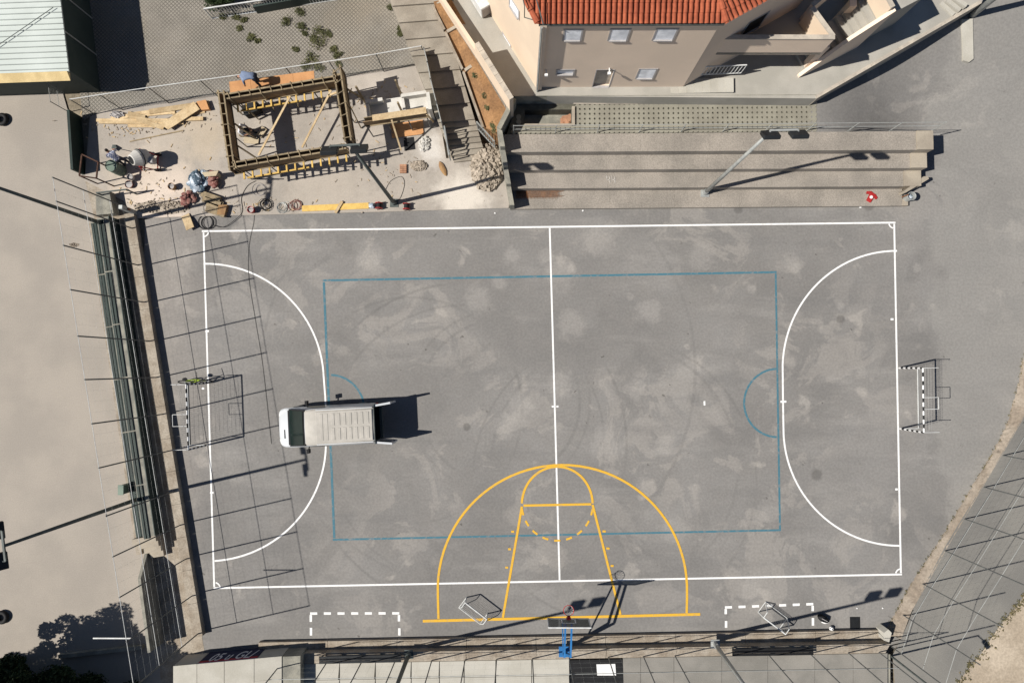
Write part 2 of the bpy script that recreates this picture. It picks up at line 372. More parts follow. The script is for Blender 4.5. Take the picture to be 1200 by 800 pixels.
# upper road east of the fence, street south of the fence, sandy verge
road_edge = [P2(1056,748,.35), P2(1082,688,.35), P2(1107,641,.35), P2(1130,603,.35), P2(1154,565,.35), P2(1198,490,.35), P2(1230,430,.35)]
def below(px, py, z): return P2(px, py, z)
sheet('road', [P2(1046,767,.35)] + road_edge + [(40,3), (40,-30), (19,-30)], 0.35, m_road)
sheet('sandy_verge', [P2(1112,815,.355), P2(1128,792,.355), P2(1150,765,.355), P2(1172,732,.355), P2(1190,712,.355), P2(1206,690,.355), (60,2), (60,-40), (22,-40)], 0.356, m_sand)
mb = MB(); mb.prism([P2(1046,768,.34), P2(1048,766,.34), (19.5,-40), (60,-40), (60,3), (40,3)], -0.05, 0.33); struct(mb.build('road_bed', m_ground))
# dirt bank between court and road: a rough slope
edge_l = [(1036,742),(1052,712),(1072,676),(1104,628),(1140,568),(1166,524),(1180,496),(1193,450),(1198,420),(1214,380)]
edge_r = [(1056,748),(1068,716),(1084,688),(1110,641),(1153,568),(1178,526),(1198,492),(1212,455),(1222,420),(1240,380)]
mb = MB(); vs = []; NS, NC = 160, 6
def lerp_poly(pl, t):
    k = t*(len(pl)-1); i = min(int(k), len(pl)-2); f = k-i
    return (pl[i][0]*(1-f)+pl[i+1][0]*f, pl[i][1]*(1-f)+pl[i+1][1]*f)
for i in range(NS+1):
    a = lerp_poly(edge_l, i/NS); b = lerp_poly(edge_r, i/NS)
    pa, pb = P(a[0], a[1], 0.0), P(b[0], b[1], .35)
    for j in range(NC+1):
        f = j/NC; q = pa.lerp(pb, f); z = [0.0,.14,.17,.21,.27,.33,.362][j]
        jit = 0 if j in (0, NC) else 0.035
        vs.append((q.x+random.uniform(-jit,jit)+(random.uniform(-.05,.05) if j == 0 else 0), q.y+random.uniform(-jit,jit), (z+random.uniform(-jit,jit)) if j else -0.03))
mb.add(vs, [(i*(NC+1)+j, i*(NC+1)+j+1, (i+1)*(NC+1)+j+1, (i+1)*(NC+1)+j) for i in range(NS) for j in range(NC)])
struct(mb.build('dirt_bank', m_bank, smooth=True))

# ------------------------------------------------------------------ painted lines (parts of the court)
def stroke(name, pts, wd, z, mat, closed=False):
    """a painted band following points (metres)"""
    p = [Vector((q[0], q[1], 0)) for q in pts]; n = len(p); vs = []
    for i in range(n):
        a = p[i-1] if (i > 0 or closed) else p[i]; b = p[(i+1) % n] if (i < n-1 or closed) else p[i]
        d = (b-a).normalized(); s = Vector((-d.y, d.x, 0))*wd/2
        vs += [(p[i].x+s.x, p[i].y+s.y, z), (p[i].x-s.x, p[i].y-s.y, z)]
    m = n if closed else n-1
    mb = MB(); mb.add(vs, [(2*i, 2*i+1, (2*((i+1) % n))+1, 2*((i+1) % n)) for i in range(m)])
    o = mb.build(name, mat, parent=court, recalc=False)
    if o.data.polygons[0].normal.z < 0: o.data.flip_normals()
    return o
def px(*pts): return [P2(a, b) for a, b in pts]
def seg(name, a, b, wd, z, mat, k=1):
    A, B = Vector(P2(*a)), Vector(P2(*b)); return stroke(name, [A.lerp(B, i/k) for i in range(k+1)], wd, z, mat)
def arc_px(c, rx, ry, a0, a1, n=28, rot=0): return [P2(c[0]+rx*math.cos(R(a0+(a1-a0)*i/n)), c[1]-ry*math.sin(R(a0+(a1-a0)*i/n))) for i in range(n+1)]
ZB, ZW, ZY = 0.004, 0.008, 0.012
WW = 0.088
TL, TR, BR, BL = (238,271), (1048,261), (1056,672.5), (251.5,688.5)
seg('white_line', (236.6,271), (1049.3,260.9), WW, ZW, m_white); seg('white_line', (1047.8,262.3), (1055.6,671), WW, ZW, m_white)
seg('white_line', (1056.9,672.5), (250.3,688.6), WW, ZW, m_white); seg('white_line', (238.6,272.5), (251.1,687), WW, ZW, m_white)
seg('white_line', (644.2,267.3), (655.8,679.2), WW, ZW, m_white)
seg('white_line', (646.5,476.2), (649.2,476.1), .09, ZW, m_white); seg('white_line', (651.8,476.1), (654.5,476), .09, ZW, m_white)
# goal areas
lp = arc_px((241,447), 138.5, 138, 91, 2) + px((381.2,465),(382.6,500)) + arc_px((243,519), 139, 138, -3, -86.5)
stroke('goal_area_line', lp, WW, ZW+.0005, m_white)
rp = arc_px((1050,432), 133, 138, 89.5, 178) + px((917.5,470)) + arc_px((1054,502), 136, 137, 183, 270)
stroke('goal_area_line', rp, WW, ZW+.0005, m_white)
for a, b in (((240.8,388),(245,387.8)),((246.3,577),(250.5,577)),((1043.5,374),(1047,374)),((1049,573),(1052,573)),((914.5,470.5),(921.5,470.3)),((236.5,455),(239.5,455))):
    seg('white_line', a, b, .1, ZW+.001, m_white)
for c, a0, a1 in ((TL,-90,0),(TR,180,270),(BR,90,180),(BL,0,90)):
    stroke('corner_mark', arc_px(c, 6.5, 6.5, a0+12, a1-12, 6), .07, ZW+.001, m_white)
seg('penalty_mark', (825.4,469.8), (825.6,474.8), .09, ZW, m_white)
def dashes(name, a, b, k, duty, wd, mat, z=ZW):
    A, B = Vector(a), Vector(b)
    for i in range(k):
        t0 = i/(k-1+duty); t1 = (i+duty)/(k-1+duty)
        seg(name, tuple(A.lerp(B, t0)), tuple(A.lerp(B, t1)), wd, z, mat)
dashes('white_dash', (363.5,718.3), (468,718), 7, .52, .12, m_white); dashes('white_dash', (849.5,711.2), (953,707.2), 7, .52, .12, m_white)
for a, b in (((364.3,720),(364.3,728)),((364.5,735),(364.5,744)),((467.6,720),(467.6,727.5)),((468,735.5),(468,744)),((850.4,713),(850.4,719)),((850.8,727),(850.8,735)),((952.3,709.2),(952.3,715.5)),((952.6,723.5),(952.6,732.5))):
    seg('white_dash', a, b, .12, ZW+.0004, m_white)
WB = .105
seg('blue_line', (378.2,328.6), (910,318.9), WB, ZB, m_blue); seg('blue_line', (909,320.7), (914,621.5), WB*.9, ZB+.0004, m_blue)
seg('blue_line', (914.8,620.8), (390,632), WB*.9, ZB, m_blue); seg('blue_line', (379.5,330.7), (391.8,630), WB*1.1, ZB+.0004, m_blue)
stroke('blue_arc', arc_px((911.5,472), 39.5, 40, 92, 268), .1, ZB+.0008, m_blue)
stroke('blue_arc', arc_px((386,480), 41, 41, 87, -87), .1, ZB+.0008, m_blue)
WY = .115
seg('yellow_line', (495.5,727.2), (820.5,719.2), WY*1.15, ZY, m_yellow)
tp = px((513.8,724.5),(513.2,700)) + arc_px((659,690), 146, 145.5, 178, 2, 44) + px((805,700),(804.6,718))
stroke('three_point_line', tp, WY, ZY+.0004, m_yellow)
seg('yellow_line', (589.3,723), (611.6,593), WY, ZY+.0008, m_yellow); seg('yellow_line', (727,719.5), (694.4,591), WY, ZY+.0008, m_yellow)
seg('yellow_line', (613.5,592), (692.8,590.4), WY, ZY+.0008, m_yellow)
stroke('free_throw_arc', arc_px((653,591), 41.5, 44.5, 178, 2, 30), WY, ZY+.0012, m_yellow)
for i in range(9):
    a = 187+i*19.5; stroke('yellow_dash', arc_px((653,591), 41.5, 42, a, a+10, 4), .1, ZY+.0004, m_yellow)
for a, b in (((599,622.5),(602.5,622.6)),((595.5,643),(599,643.1)),((592,664.5),(595.5,664.6)),((706,622),(709.8,622.3)),((710.5,642),(714.3,642.3)),((715.5,662.5),(719,662.7))):
    seg('yellow_dash', a, b, .1, ZY+.0012, m_yellow)

# ================================================================== kerbs, steps and low walls round the court
def wall_thing(name, label, cat, poly, z0, z1, mat, bevel=0):
    mb = MB(); mb.prism(poly, z0, z1)
    c = poly[0]; o = mb.build(name, mat, origin=(c[0], c[1], z0 if not isinstance(z0, (list, tuple)) else min(z0)), bevel=bevel)
    return tag(o, label, cat)
# west kerb: cast lengths end to end
kr = thing('low_kerb_wall', 'long rust-stained low concrete kerb wall along the west touchline under the tall fence', 'kerb', P(155,246))
ka, kb = Vector(P2(158.5,262,.35)), Vector(P2(231,706,.35)); ka0 = ka + (ka-kb)*0.03
kdir = (kb-ka).normalized(); ks = Vector((kdir.y, -kdir.x)); ks = ks if ks.x < 0 else -ks
klen = (kb-ka0).length; nk = 12
for i in range(nk+1):
    a = ka0 + kdir*(klen*i/nk); b = ka0 + kdir*(klen*(i+1)/nk-0.012)
    wl = .47
    mb = MB(); mb.prism([a[:], b[:], (b+ks*wl)[:], (a+ks*wl)[:]], -0.03, .35+random.uniform(-.006,.006)); mb.build('kerb_length', m_kerb, kr)
# south steps: two concrete steps along the goal-less side
st = thing('concrete_steps', 'two long shallow concrete steps along the south edge of the court below the fence', 'steps', P(305,752))
def sline(py_l, py_r, z, x0=303, x1=1038):
    return (Vector(P2(x0, py_l, z)), Vector(P2(x1, py_r, z)))
a0, b0 = sline(752.5, 738, .25); a1, b1 = sline(761.5, 749.5, .25); a2, b2 = sline(767.5, 754, .7); a3, b3 = sline(778, 764.5, .7)
for k in range(9):
    f0, f1 = k/9, (k+1)/9-0.0006
    mb = MB(); mb.prism([a0.lerp(b0,f0)[:], a0.lerp(b0,f1)[:], a1.lerp(b1,f1)[:], a1.lerp(b1,f0)[:]], -0.03, .25+random.uniform(-.008,.008)); mb.build('lower_step', m_kerb, st)
    mb = MB(); mb.prism([a1.lerp(b1,f0)[:], a1.lerp(b1,f1)[:], a3.lerp(b3,f1)[:], a3.lerp(b3,f0)[:]], -0.03, .7+random.uniform(-.008,.008)); mb.build('upper_step', m_kerb, st)
cb = P(1041,746,.4)
mb = MB(); mb.prism([P2(1036,741,.75), P2(1041,737,.75), P2(1045,741,.75), P2(1042,752,.75), P2(1036,750,.75)], -.03, .75)
tag(mb.build('corner_block', m_slab, origin=P(1040,744)), 'pale cut concrete block closing the corner of the south steps by the dirt bank', 'concrete block')
# south pavement: slabs behind the fence
pv = struct(bpy.data.objects.new('south_pavement', None)); col.objects.link(pv)
def south_y(pxx): return 778.5-(pxx-303)*13.5/735
bounds = [300,352,398,440,482,515,544,581,623,667]
zs = .64
for a, b in zip(bounds[:-1], bounds[1:]):
    if a < 350: continue
    for r0, r1 in ((0,19),(19.4,60),(60.4,110)):
        pa = [P2(a+.4, south_y(a)+r0, zs), P2(b-.4, south_y(b)+r0, zs), P2(b-.4+(b-607)*r1/2500, south_y(b)+r1, zs), P2(a+.4, south_y(a)+r1, zs)]
        mb = MB(); mb.prism(pa, zs-.1, zs+random.uniform(-.006,.006)); mb.build('pavement_slab', m_slab, pv)
for a, b in zip([730,751,790,846,900,955,1000],[750.6,789.6,845.6,899.6,954.6,999.6,1040]):
    for r0, r1 in ((0,17),(17.4,60),(60.4,110)):
        pa = [P2(a, south_y(a)+r0, zs), P2(b, south_y(b)+r0, zs), P2(b, south_y(b)+r1, zs), P2(a, south_y(a)+r1, zs)]
        mb = MB(); mb.prism(pa, zs-.1, zs+random.uniform(-.006,.006)); mb.build('pavement_slab', m_slabgrey, pv)
mb = MB(); mb.prism([P2(350,779,.5), P2(1043,766,.5), P2(1043,900,.5), P2(350,900,.5)], -.05, .52); mb.build('slab_bed', m_oldconc, pv)
# dark pit with a white lid between the pale and the grey slabs
pit = thing('covered_pit', 'black rectangular pit cover with a white sheet on it behind the basketball stand', 'pit cover', P(700,780,.6))
mb = MB(); mb.prism([P2(669,773,.66), P2(729.5,771.8,.66), P2(731,815,.66), P2(670,815,.66)], .45, .66); mb.build('dark_cover', m_black, pit)
mb = MB(); mb.prism([P2(699,778,.7), P2(721,777.5,.7), P2(722,791,.7), P2(700,791,.7)], .662, .69); mb.build('white_sheet', m_white, pit)
# south-west terrace of slabs behind the banner
tr = struct(bpy.data.objects.new('corner_terrace', None)); col.objects.link(tr)
for i, (a, b) in enumerate(zip([203,231,263,298],[230.5,262.5,297.5,330])):
    for r0, r1 in ((780,806),(806.5,850)):
        mb = MB(); mb.prism([P2(a, r0-(a-203)*.09, 1.3), P2(b, r0-(b-203)*.09, 1.3), P2(b, r1-(b-203)*.05, 1.3), P2(a, r1-(a-203)*.05, 1.3)], -.03, 1.3+random.uniform(-.01,.01)); mb.build('terrace_slab', m_slab, tr)
mb = MB(); mb.prism([P2(330.5,769,1.25), P2(352,768,1.25), P2(352,860,1.25), P2(330.5,860,1.25)], -.03, 1.25); mb.build('terrace_edge', m_oldconc, tr)

# ------------------------------------------------------------------ west bleachers with green slats
wb = thing('west_bleachers', 'long narrow concrete bleachers with dark green slat benches facing the beige court', 'bleachers', P(112,262))
wa, wb_ = Vector(P2(105,262)), Vector(P2(158,628))
wdir = (wb_-wa).normalized(); wn = Vector((-wdir.y, wdir.x)); wn = wn if wn.x > 0 else -wn
wl = (wb_-wa).length
def wpt(s, u): q = wa + wdir*s + wn*u; return (q.x, q.y)
def wblock(name, s0, s1, u0, u1, z0, z1, mat): 
    mb = MB(); mb.prism([wpt(s0,u0), wpt(s1,u0), wpt(s1,u1), wpt(s0,u1)], z0, z1); return mb.build(name, mat, wb)
wblock('front_strip', 0, wl+.9, 0.02, .3, -.03, .13, m_kerb)
wblock('lower_tier', .05, wl, .3, .86, -.03, .42, m_oldconc); wblock('upper_tier', .05, wl, .86, 1.46, -.03, .8, m_oldconc)
for k, (u, z) in enumerate(((.40,.47),(.54,.47),(.68,.47),(.98,.86),(1.14,.86))):
    for j in range(6):
        s0 = .15+wl/6*j; wblock('bench_slat', s0, s0+wl/6-.06, u-.055, u+.055, z-.045, z, m_greenpaint)
wblock('back_board', .05, wl, 1.462, 1.5, -.03, .88, m_darkgreen)
for k in range(4):
    s0 = wl+.01+k*.28; wblock('end_step', s0, s0+.275, .3+.16*k, 1.46, -.03, .8-.16*k, m_tierend)
# sloping parapet south of the bleachers
pa, pb_ = Vector(P2(174,646)), Vector(P2(189,752)); pd = (pb_-pa); pn = Vector((-pd.y, pd.x)).normalized(); pn = pn if pn.x > 0 else -pn
mb = MB(); f = .22; pm = pa+pd*f
for (q0, q1, h0, h1) in ((pa, pm, .35, 1.2), (pm+pd.normalized()*.002, pb_, 1.2, 1.25)):
    mb.prism([q0[:], q1[:], (q1+pn*.14)[:], (q0+pn*.14)[:]], -.03, [h0, h1, h1, h0])
tag(mb.build('parapet_wall', m_oldconc, origin=(pa.x, pa.y, 0)), 'thin weathered concrete parapet wall with sloping end below the west bleachers', 'wall')
# electrical cabinet and small box
cb_ = P(154,570)
t = thing('electric_cabinet', 'pale green metal electric cabinet against the west bleachers', 'cabinet', cb_)
mb = MB(); mb.box((0,0,.45), (.22,.42,.9)); mb.build('cabinet_body', m_palegreen, t, local=True)
mb = MB(); mb.box((0,0,.915), (.27,.48,.03)); mb.build('cabinet_lid', m_palegreen, t, local=True)
mb = MB(); mb.box((-.117,0,.5), (.012,.36,.7)); dr = mb.build('cabinet_door', m_palegreen, t, local=True)
mb = MB(); mb.box((-.135,.12,.5), (.02,.03,.1)); mb.build('handle', m_black, dr, local=True)

# ------------------------------------------------------------------ north bleachers
nb = thing('stone_bleachers', 'wide four-tier aggregate concrete bleachers along the north touchline', 'bleachers', P(830,245))
Tz = [.2, .68, 1.18, 1.72]
def nby(k, x):   # front edge line of tier k in metres at x
    a, b = [((600,245),(1060,241.2)), ((597,221),(1075,218.3)), ((595,199.5),(1080,197)), ((593,178.3),(1085,175.7)), ((592,157.6),(1095,153.6))][k]
    z = Tz[min(k,3)]; A, B = P(a[0], a[1], z), P(b[0], b[1], z); f = (x-A.x)/(B.x-A.x); return A.y+(B.y-A.y)*f
XW_A, XW_B = P(583.5,157,2.57), P(598,243,1.05)
def xw(y): return XW_A.x+(XW_B.x-XW_A.x)*(y-XW_A.y)/(XW_B.y-XW_A.y)
NBX0 = [xw(8.3)+.2, xw(9.1)+.2, xw(9.9)+.2, xw(10.6)+.2]
NBX1 = [19.1, 18.9, 18.95, 18.95]
nseg = 12
for k in range(4):
    for i in range(nseg):
        x0 = NBX0[k]+(NBX1[k]-NBX0[k])*i/nseg; x1 = NBX0[k]+(NBX1[k]-NBX0[k])*(i+1)/nseg-.004
        mb = MB(); mb.prism([(x0,nby(k,x0)),(x1,nby(k,x1)),(x1,nby(k+1,x1)-.001),(x0,nby(k+1,x0)-.001)], -.05, Tz[k]+random.uniform(-.004,.004))
        tier = mb.build('tier_block', m_tier, nb)
    if k:
        mb = MB(); x0, x1 = NBX1[k]+.004, 19.72
        mb.prism([(x0,nby(k,x0)),(x1,nby(k,x1)),(x1,nby(k+1,x1)-.001),(x0,nby(k+1,x0)-.001)], -.05, Tz[k]+.07); mb.build('end_block', m_tierend, nb)
mb = MB(); mb.prism([P2(1059,224,.68), P2(1082,207,.68), P2(1087,207,.68), P2(1088,210,.68), P2(1061,226,.68)], -.05, .72); mb.build('end_cheek', m_tierend, nb)
mb = MB(); mb.prism([P2(1064,241,.2), P2(1064,233,.2), P2(1058,233,.22), P2(1057,241,.22)], -.05, .22); mb.build('end_stub', m_tierend, nb)
# painted scrawl on the third tread: two strokes like numerals
for dx in (0, 4.6):
    zz = Tz[1]+.009
    mb = MB(); q = [P(711+dx*1.2,205,zz), P(711+dx*1.2,212,zz), P(714.6+dx*1.2,211,zz)]
    for a, b in ((P(711+dx*1.3,206,zz),P(711.5+dx*1.3,211,zz)),(P(711.5+dx*1.3,211,zz),P(714.4+dx*1.3,210.6,zz)),(P(714.2+dx*1.3,207,zz),P(714.8+dx*1.3,214.5,zz))): mb.bar(a, b, .045, .004)
    mb.build('chalk_mark', m_chalk, nb)
# perforated paver walkway behind the bleachers
wk = struct(bpy.data.objects.new('paver_walkway', None)); col.objects.link(wk)
WX0, WX1, WY1 = xw(11.1)+.2, P(957,140,1.72).x, P(715,121,1.72).y
def wy0(x): return nby(4,x)+.001
hx0, hx1 = P(615,136,1.72).x, P(670,136,1.72).x; hy0, hy1 = P(640,145.5,1.72).y, P(640,128,1.72).y
m_paver = M('paver', (0.27,0.255,0.205), (0.22,0.205,0.165), 1.0, fine=.2)
m_gap = M('paver_gap', (0.12,0.115,0.09), None, 3, fine=.3)
mb = MB()
for (x0, x1, ya, yb) in ((WX0, hx0, None, WY1), (hx0, hx1, None, hy0), (hx0, hx1, hy1, WY1), (hx1, WX1, None, WY1)):
    mb.prism([(x0+.25 if x0 == WX0 else x0, wy0(x0) if ya is None else ya), (x1, wy0(x1) if ya is None else ya), (x1, yb), (x0+.7 if x0 == WX0 else x0, yb)], .1, 1.66)
mb.build('walkway_bed', m_gap, wk)
pit_ = .235; ny = 6; mbx = MB()
x = WX0
while x < WX1-.05:
    y = wy0(x)+.02
    while y < WY1-.12:
        if x > -.70+(y-11.05)*.5+.2 and not (hx0-.2 < x < hx1+.02 and hy0-.12 < y < hy1+.05):
            c = .062; s = pit_
            # octagonal paver: its corners leave the dark holes
            o8 = [(x+c,y),(x+s-c,y),(x+s,y+c),(x+s,y+s-c),(x+s-c,y+s),(x+c,y+s),(x,y+s-c),(x,y+c)]
            zt = 1.725+random.uniform(-.003,.003)
            b = len(mbx.v); mbx.add([(q[0],q[1],zt) for q in o8]+[(q[0],q[1],1.66) for q in o8], [tuple(range(8))]+[(i,(i+1)%8,8+(i+1)%8,8+i) for i in range(8)])
        y += pit_
    x += pit_
o = mbx.build('paver_field', m_paver, wk, recalc=False); o['kind'] = 'stuff'
# recess in the walkway
rc = thing('brick_recess', 'open brick-lined rectangular recess in the perforated paver walkway', 'recess', ((hx0+hx1)/2, (hy0+hy1)/2, .9))
mb = MB(); mb.box(((hx0+hx1)/2,(hy0+hy1)/2,.95),(hx1-hx0-.01,hy1-hy0-.01,.06)); mb.build('recess_floor', m_oldconc, rc)
for i in range(4):
    mb = MB(); mb.box((hx1-.35+.09*i,(hy0+hy1)/2+.1*(i%2),1.05+.06*i),(.3,.32,.12),rz=.2*i); mb.build('loose_brick', m_brick, rc)
mb = MB(); mb.box((hx1+.075,(hy0+hy1)/2,1.745),(.14,hy1-hy0+.2,.16)); mb.build('recess_kerb', m_tierend, rc)
mb = MB(); mb.box(((hx0+hx1)/2,hy0-.06,1.735),(hx1-hx0,.11,.12)); mb.build('recess_sill', m_tierend, rc)
# low railing along the top of the bleachers
rl = thing('top_railing', 'thin grey-green steel railing along the top back edge of the bleachers', 'railing', (9, nby(4,9)+.03, 1.72))
xx = [P(602,157,1.72).x + i*(19.75-P(602,157,1.72).x)/10 for i in range(11)]
for x in xx:
    mb = MB(); mb.tube((x,nby(4,x)+.06,1.6),(x,nby(4,x)+.06,2.75),.022,6); mb.build('post', m_galv, rl)
for z in (2.73, 2.25):
    mb = MB(); mb.tube((xx[0],nby(4,xx[0])+.06,z),(xx[-1],nby(4,xx[-1])+.06,z),.014,6); mb.build('rail', m_galv, rl)
# stepped west parapet of the bleachers
pw = thing('stepped_parapet', 'stepped weathered concrete parapet at the west end of the bleachers casting a dark shadow', 'wall', P(590,200))
def quadwall(name, pts, z0, z1, mat, par): mb = MB(); mb.prism(pts, z0, z1); return mb.build(name, mat, par)
for k in range(4):
    ya, yb = nby(k,NBX0[k])+.002, nby(k+1,NBX0[k])-.002
    quadwall('parapet_step', [(xw(ya),ya),(xw(ya)+.215+.003*k,ya),(xw(yb)+.215+.003*k,yb),(xw(yb),yb)], -.05, Tz[k]+.85, m_oldconc, pw)
A = Vector((xw(11.1), nby(4,xw(11.1))+.003)); B = Vector(P2(600,113.5,2.75))
dd = (B-A).normalized(); nn = Vector((dd.y,-dd.x))
quadwall('parapet_return', [A[:], (A+nn*.22)[:], (B+nn*.22)[:], B[:]], -.05, 2.72, m_oldconc, pw)

# ================================================================== HOUSE and its terrace
TZ = 2.6      # yard level of the house
def zat(px_, py_, y):
    d = CM @ Vector(((px_-600)/800.0, (400-py_)/800.0, -1.0)); return H+d.z*(y/d.y)
FY = P(715,102,TZ).y
RY = WY1
yard = [(P(600,113,TZ).x+.02, RY+.02), P2(957,115.5,TZ), P2(1150,4,TZ), (24,22), (24,30), (-14,30), P2(509,-12,3.3), P2(556,52,3.95), P2(597,117.5,3.95)]
mb = MB(); mb.prism(yard, -.05, TZ); struct(mb.build('house_yard', m_terrace))
# retaining wall band with coping in front of the yard
rw = thing('retaining_wall', 'streaked grey concrete retaining wall between the paver walkway and the house yard', 'wall', (4, 12.44, 1.72))
mb = MB(); mb.prism([(P(600,113,TZ).x, RY), (P(957,115,TZ).x, RY), (P(957,115,TZ).x, RY+.019), (P(600,113,TZ).x, RY+.019)], 1.6, TZ+.02); mb.build('wall_face', m_oldconc, rw)
mb = MB(); mb.box(((P(672,120,1.72).x+P(957,120,1.72).x)/2, RY-.03, 1.76), (P(957,120,1.72).x-P(672,120,1.72).x, .05, .07)); mb.build('wall_foot', m_yellowwood if False else m_coping, rw)
# edge coping of the diagonal ramp side
A, B = Vector(P2(957,115.5,TZ)), Vector(P2(1150,4,TZ)); dd = (B-A).normalized(); nn = Vector((dd.y,-dd.x))
cp = thing('yard_edge', 'pale concrete edge kerb along the diagonal side of the house yard above the road', 'kerb', (A.x, A.y, TZ))
for i in range(6):
    a = A.lerp(B, i/6); b = A.lerp(B, (i+1)/6-.002)
    mb = MB(); mb.prism([(a+nn*.01)[:], (b+nn*.01)[:], (b-nn*.14)[:], (a-nn*.14)[:]], TZ-.9, TZ+.06); mb.build('kerb_length', m_coping, cp)
# alley west of the house with its cream wall
aw = thing('cream_garden_wall', 'long cream rendered garden wall along the alley beside the house', 'wall', P(598,117,2.6))
def wl_pts(a, b, wd):
    A, B = Vector(a), Vector(b); d = (B-A).normalized(); n = Vector((d.y,-d.x)); return [A[:], B[:], (B+n*wd)[:], (A+n*wd)[:]]
W1 = Vector(P2(597,117.5,3.95)); W2 = Vector(P2(556,52,3.95)); W4 = Vector(P2(509,-12,3.3))
mb = MB(); mb.prism(wl_pts(W1, W2, .2), 0, 3.95); mb.build('tall_section', m_cream, aw)
mb = MB(); mb.prism(wl_pts(W2, W4, .17), 0, 3.3); mb.build('low_section', m_cream, aw)
for i in range(7):
    a, b = W1.lerp(W2, i/7), W1.lerp(W2, (i+1)/7-.004)
    mb = MB(); mb.prism(wl_pts(a, b, .22), 3.951, 3.99); mb.build('coping_stone', m_coping, aw)
# house
SW = Vector((P(628,103,TZ).x, FY)); SE = Vector((P(803,99,TZ).x-.1, FY)); EZ = zat(735,24.5,FY)
wd_ = Vector(P2(574,21,TZ)) - Vector(P2(624.5,102,TZ)); wd_.normalize()
NW = SW + wd_*9.5; ed = Vector((.87,.49)).normalized(); EE = SE + ed*5.0; NE = Vector((EE.x-3, 22)); 
house = thing('house', 'cream rendered house with red clay tile roof and white shuttered windows above the bleachers', 'house', (4, 12.8, TZ))
def wall_open(name, A, B, z0, z1, ops, mat, par, depth=.14):
    """wall from A to B (seen from the right-hand side) with real openings (u0,u1,w0,w1)"""
    A, B = Vector(A), Vector(B); d = (B-A).normalized(); L_ = (B-A).length; n = Vector((d.y,-d.x))
    us = sorted({0, L_, *[o[0] for o in ops], *[o[1] for o in ops]}); zs_ = sorted({z0, z1, *[o[2] for o in ops], *[o[3] for o in ops]})
    mb = MB(); pt = lambda u, z, k=0: (A.x+d.x*u-n.x*k, A.y+d.y*u-n.y*k, z)
    for u0, u1 in zip(us[:-1], us[1:]):
        for w0, w1 in zip(zs_[:-1], zs_[1:]):
            if any(o[0] <= u0 and u1 <= o[1] and o[2] <= w0 and w1 <= o[3] for o in ops): continue
            mb.poly([pt(u0,w0), pt(u1,w0), pt(u1,w1), pt(u0,w1)])
    for o in ops:
        c = [(o[0],o[2]),(o[1],o[2]),(o[1],o[3]),(o[0],o[3])]
        for i in range(4):
            a, b = c[i], c[(i+1) % 4]; mb.poly([pt(*a), pt(*b), pt(b[0],b[1],depth), pt(a[0],a[1],depth)])
    return mb.build(name, mat, par, recalc=False)
def window(A, B, o, par, name='window', mat=m_shutter, frame=.06, depth=-.008, proud=.022, slats=True):
    A, B = Vector(A), Vector(B); d = (B-A).normalized(); n = Vector((d.y,-d.x))
    def bx_(u0, u1, w0, w1, k0, k1):
        mb = MB(); mb.prism([(A+d*u0+n*k0)[:], (A+d*u1+n*k0)[:], (A+d*u1+n*k1)[:], (A+d*u0+n*k1)[:]], w0, w1); return mb
    wo = bx_(o[0]+.001, o[1]-.001, o[2]+.001, o[3]-.001, -depth-.03, -depth).build(name, mat, par)
    for (u0,u1,w0,w1) in ((o[0]-frame,o[0]+.01,o[2]-frame,o[3]+frame),(o[1]-.01,o[1]+frame,o[2]-frame,o[3]+frame),(o[0]+.011,o[1]-.011,o[3]-.01,o[3]+frame)):
        bx_(u0,u1,w0,w1,-.06,proud).build('frame', m_frame, wo)
    bx_(o[0]+.011,o[1]-.011,o[2]-frame,o[2]+.01,-.06,proud+.05).build('sill', m_frame, wo)
    if slats:
        k = 9; hh = (o[3]-o[2])/k
        for i in range(k): bx_(o[0]+.02, o[1]-.02, o[2]+hh*i+.004, o[2]+hh*(i+1)-.006, .0085, .0115).build('shutter_slat', mat, wo)
    return wo
X0 = SW.x
def op(x0, x1, ya, yb):
    z0, z1 = zat((x0+x1)/2, yb, FY), zat((x0+x1)/2, ya, FY); zm = (z0+z1)/2
    return (P(x0,(ya+yb)/2,zm).x-X0, P(x1,(ya+yb)/2,zm).x-X0, z0, z1)
ops = [op(661.5,681,35,47), op(715,736,34.5,47), op(768,791,34,46.5), op(653,672,82,87), op(697,717,82,100.5), op(748,767,81,91.5)]
ops[4] = (ops[4][0], ops[4][1], TZ+.01, ops[4][3])
wall_open('south_wall', SW, SE, TZ-.3, EZ-.02, ops, m_greyrender, house)
for i in (0,1,2,5): window(SW, SE, ops[i], house)
window(SW, SE, ops[3], house, 'small_window', m_shutter, depth=.04, slats=False)
window(SW, SE, ops[4], house, 'door', m_coping, frame=.03, depth=.13, proud=.01, slats=False)
def on_west(px_, py_):      # where a sight line meets the west wall: distance from the corner, height
    d = CM @ Vector(((px_-600)/800.0, (400-py_)/800.0, -1.0))
    t = (SW.x*wd_.y-SW.y*wd_.x)/(d.x*wd_.y-d.y*wd_.x); q = Vector((d.x*t, d.y*t)); return ((q-SW).dot(wd_), H+d.z*t)
wops = []
for (ax_, ay_, bx_2, by_2) in ((598.5,60,589.5,41),(608,22,597.5,-4)):
    s0_, z0_ = on_west(ax_, ay_); s1_, z1_ = on_west(bx_2, by_2); wops.append((9.5-max(s0_,s1_), 9.5-min(s0_,s1_), min(z0_,z1_), max(z0_,z1_)))
    wops[-1] = (wops[-1][0], max(wops[-1][1], wops[-1][0]+.5), wops[-1][2], max(wops[-1][3], wops[-1][2]+.6))
wall_open('west_wall', NW, SW, TZ-.3, EZ-.02, wops, m_cream, house)
for o_ in wops: window(NW, SW, o_, house)
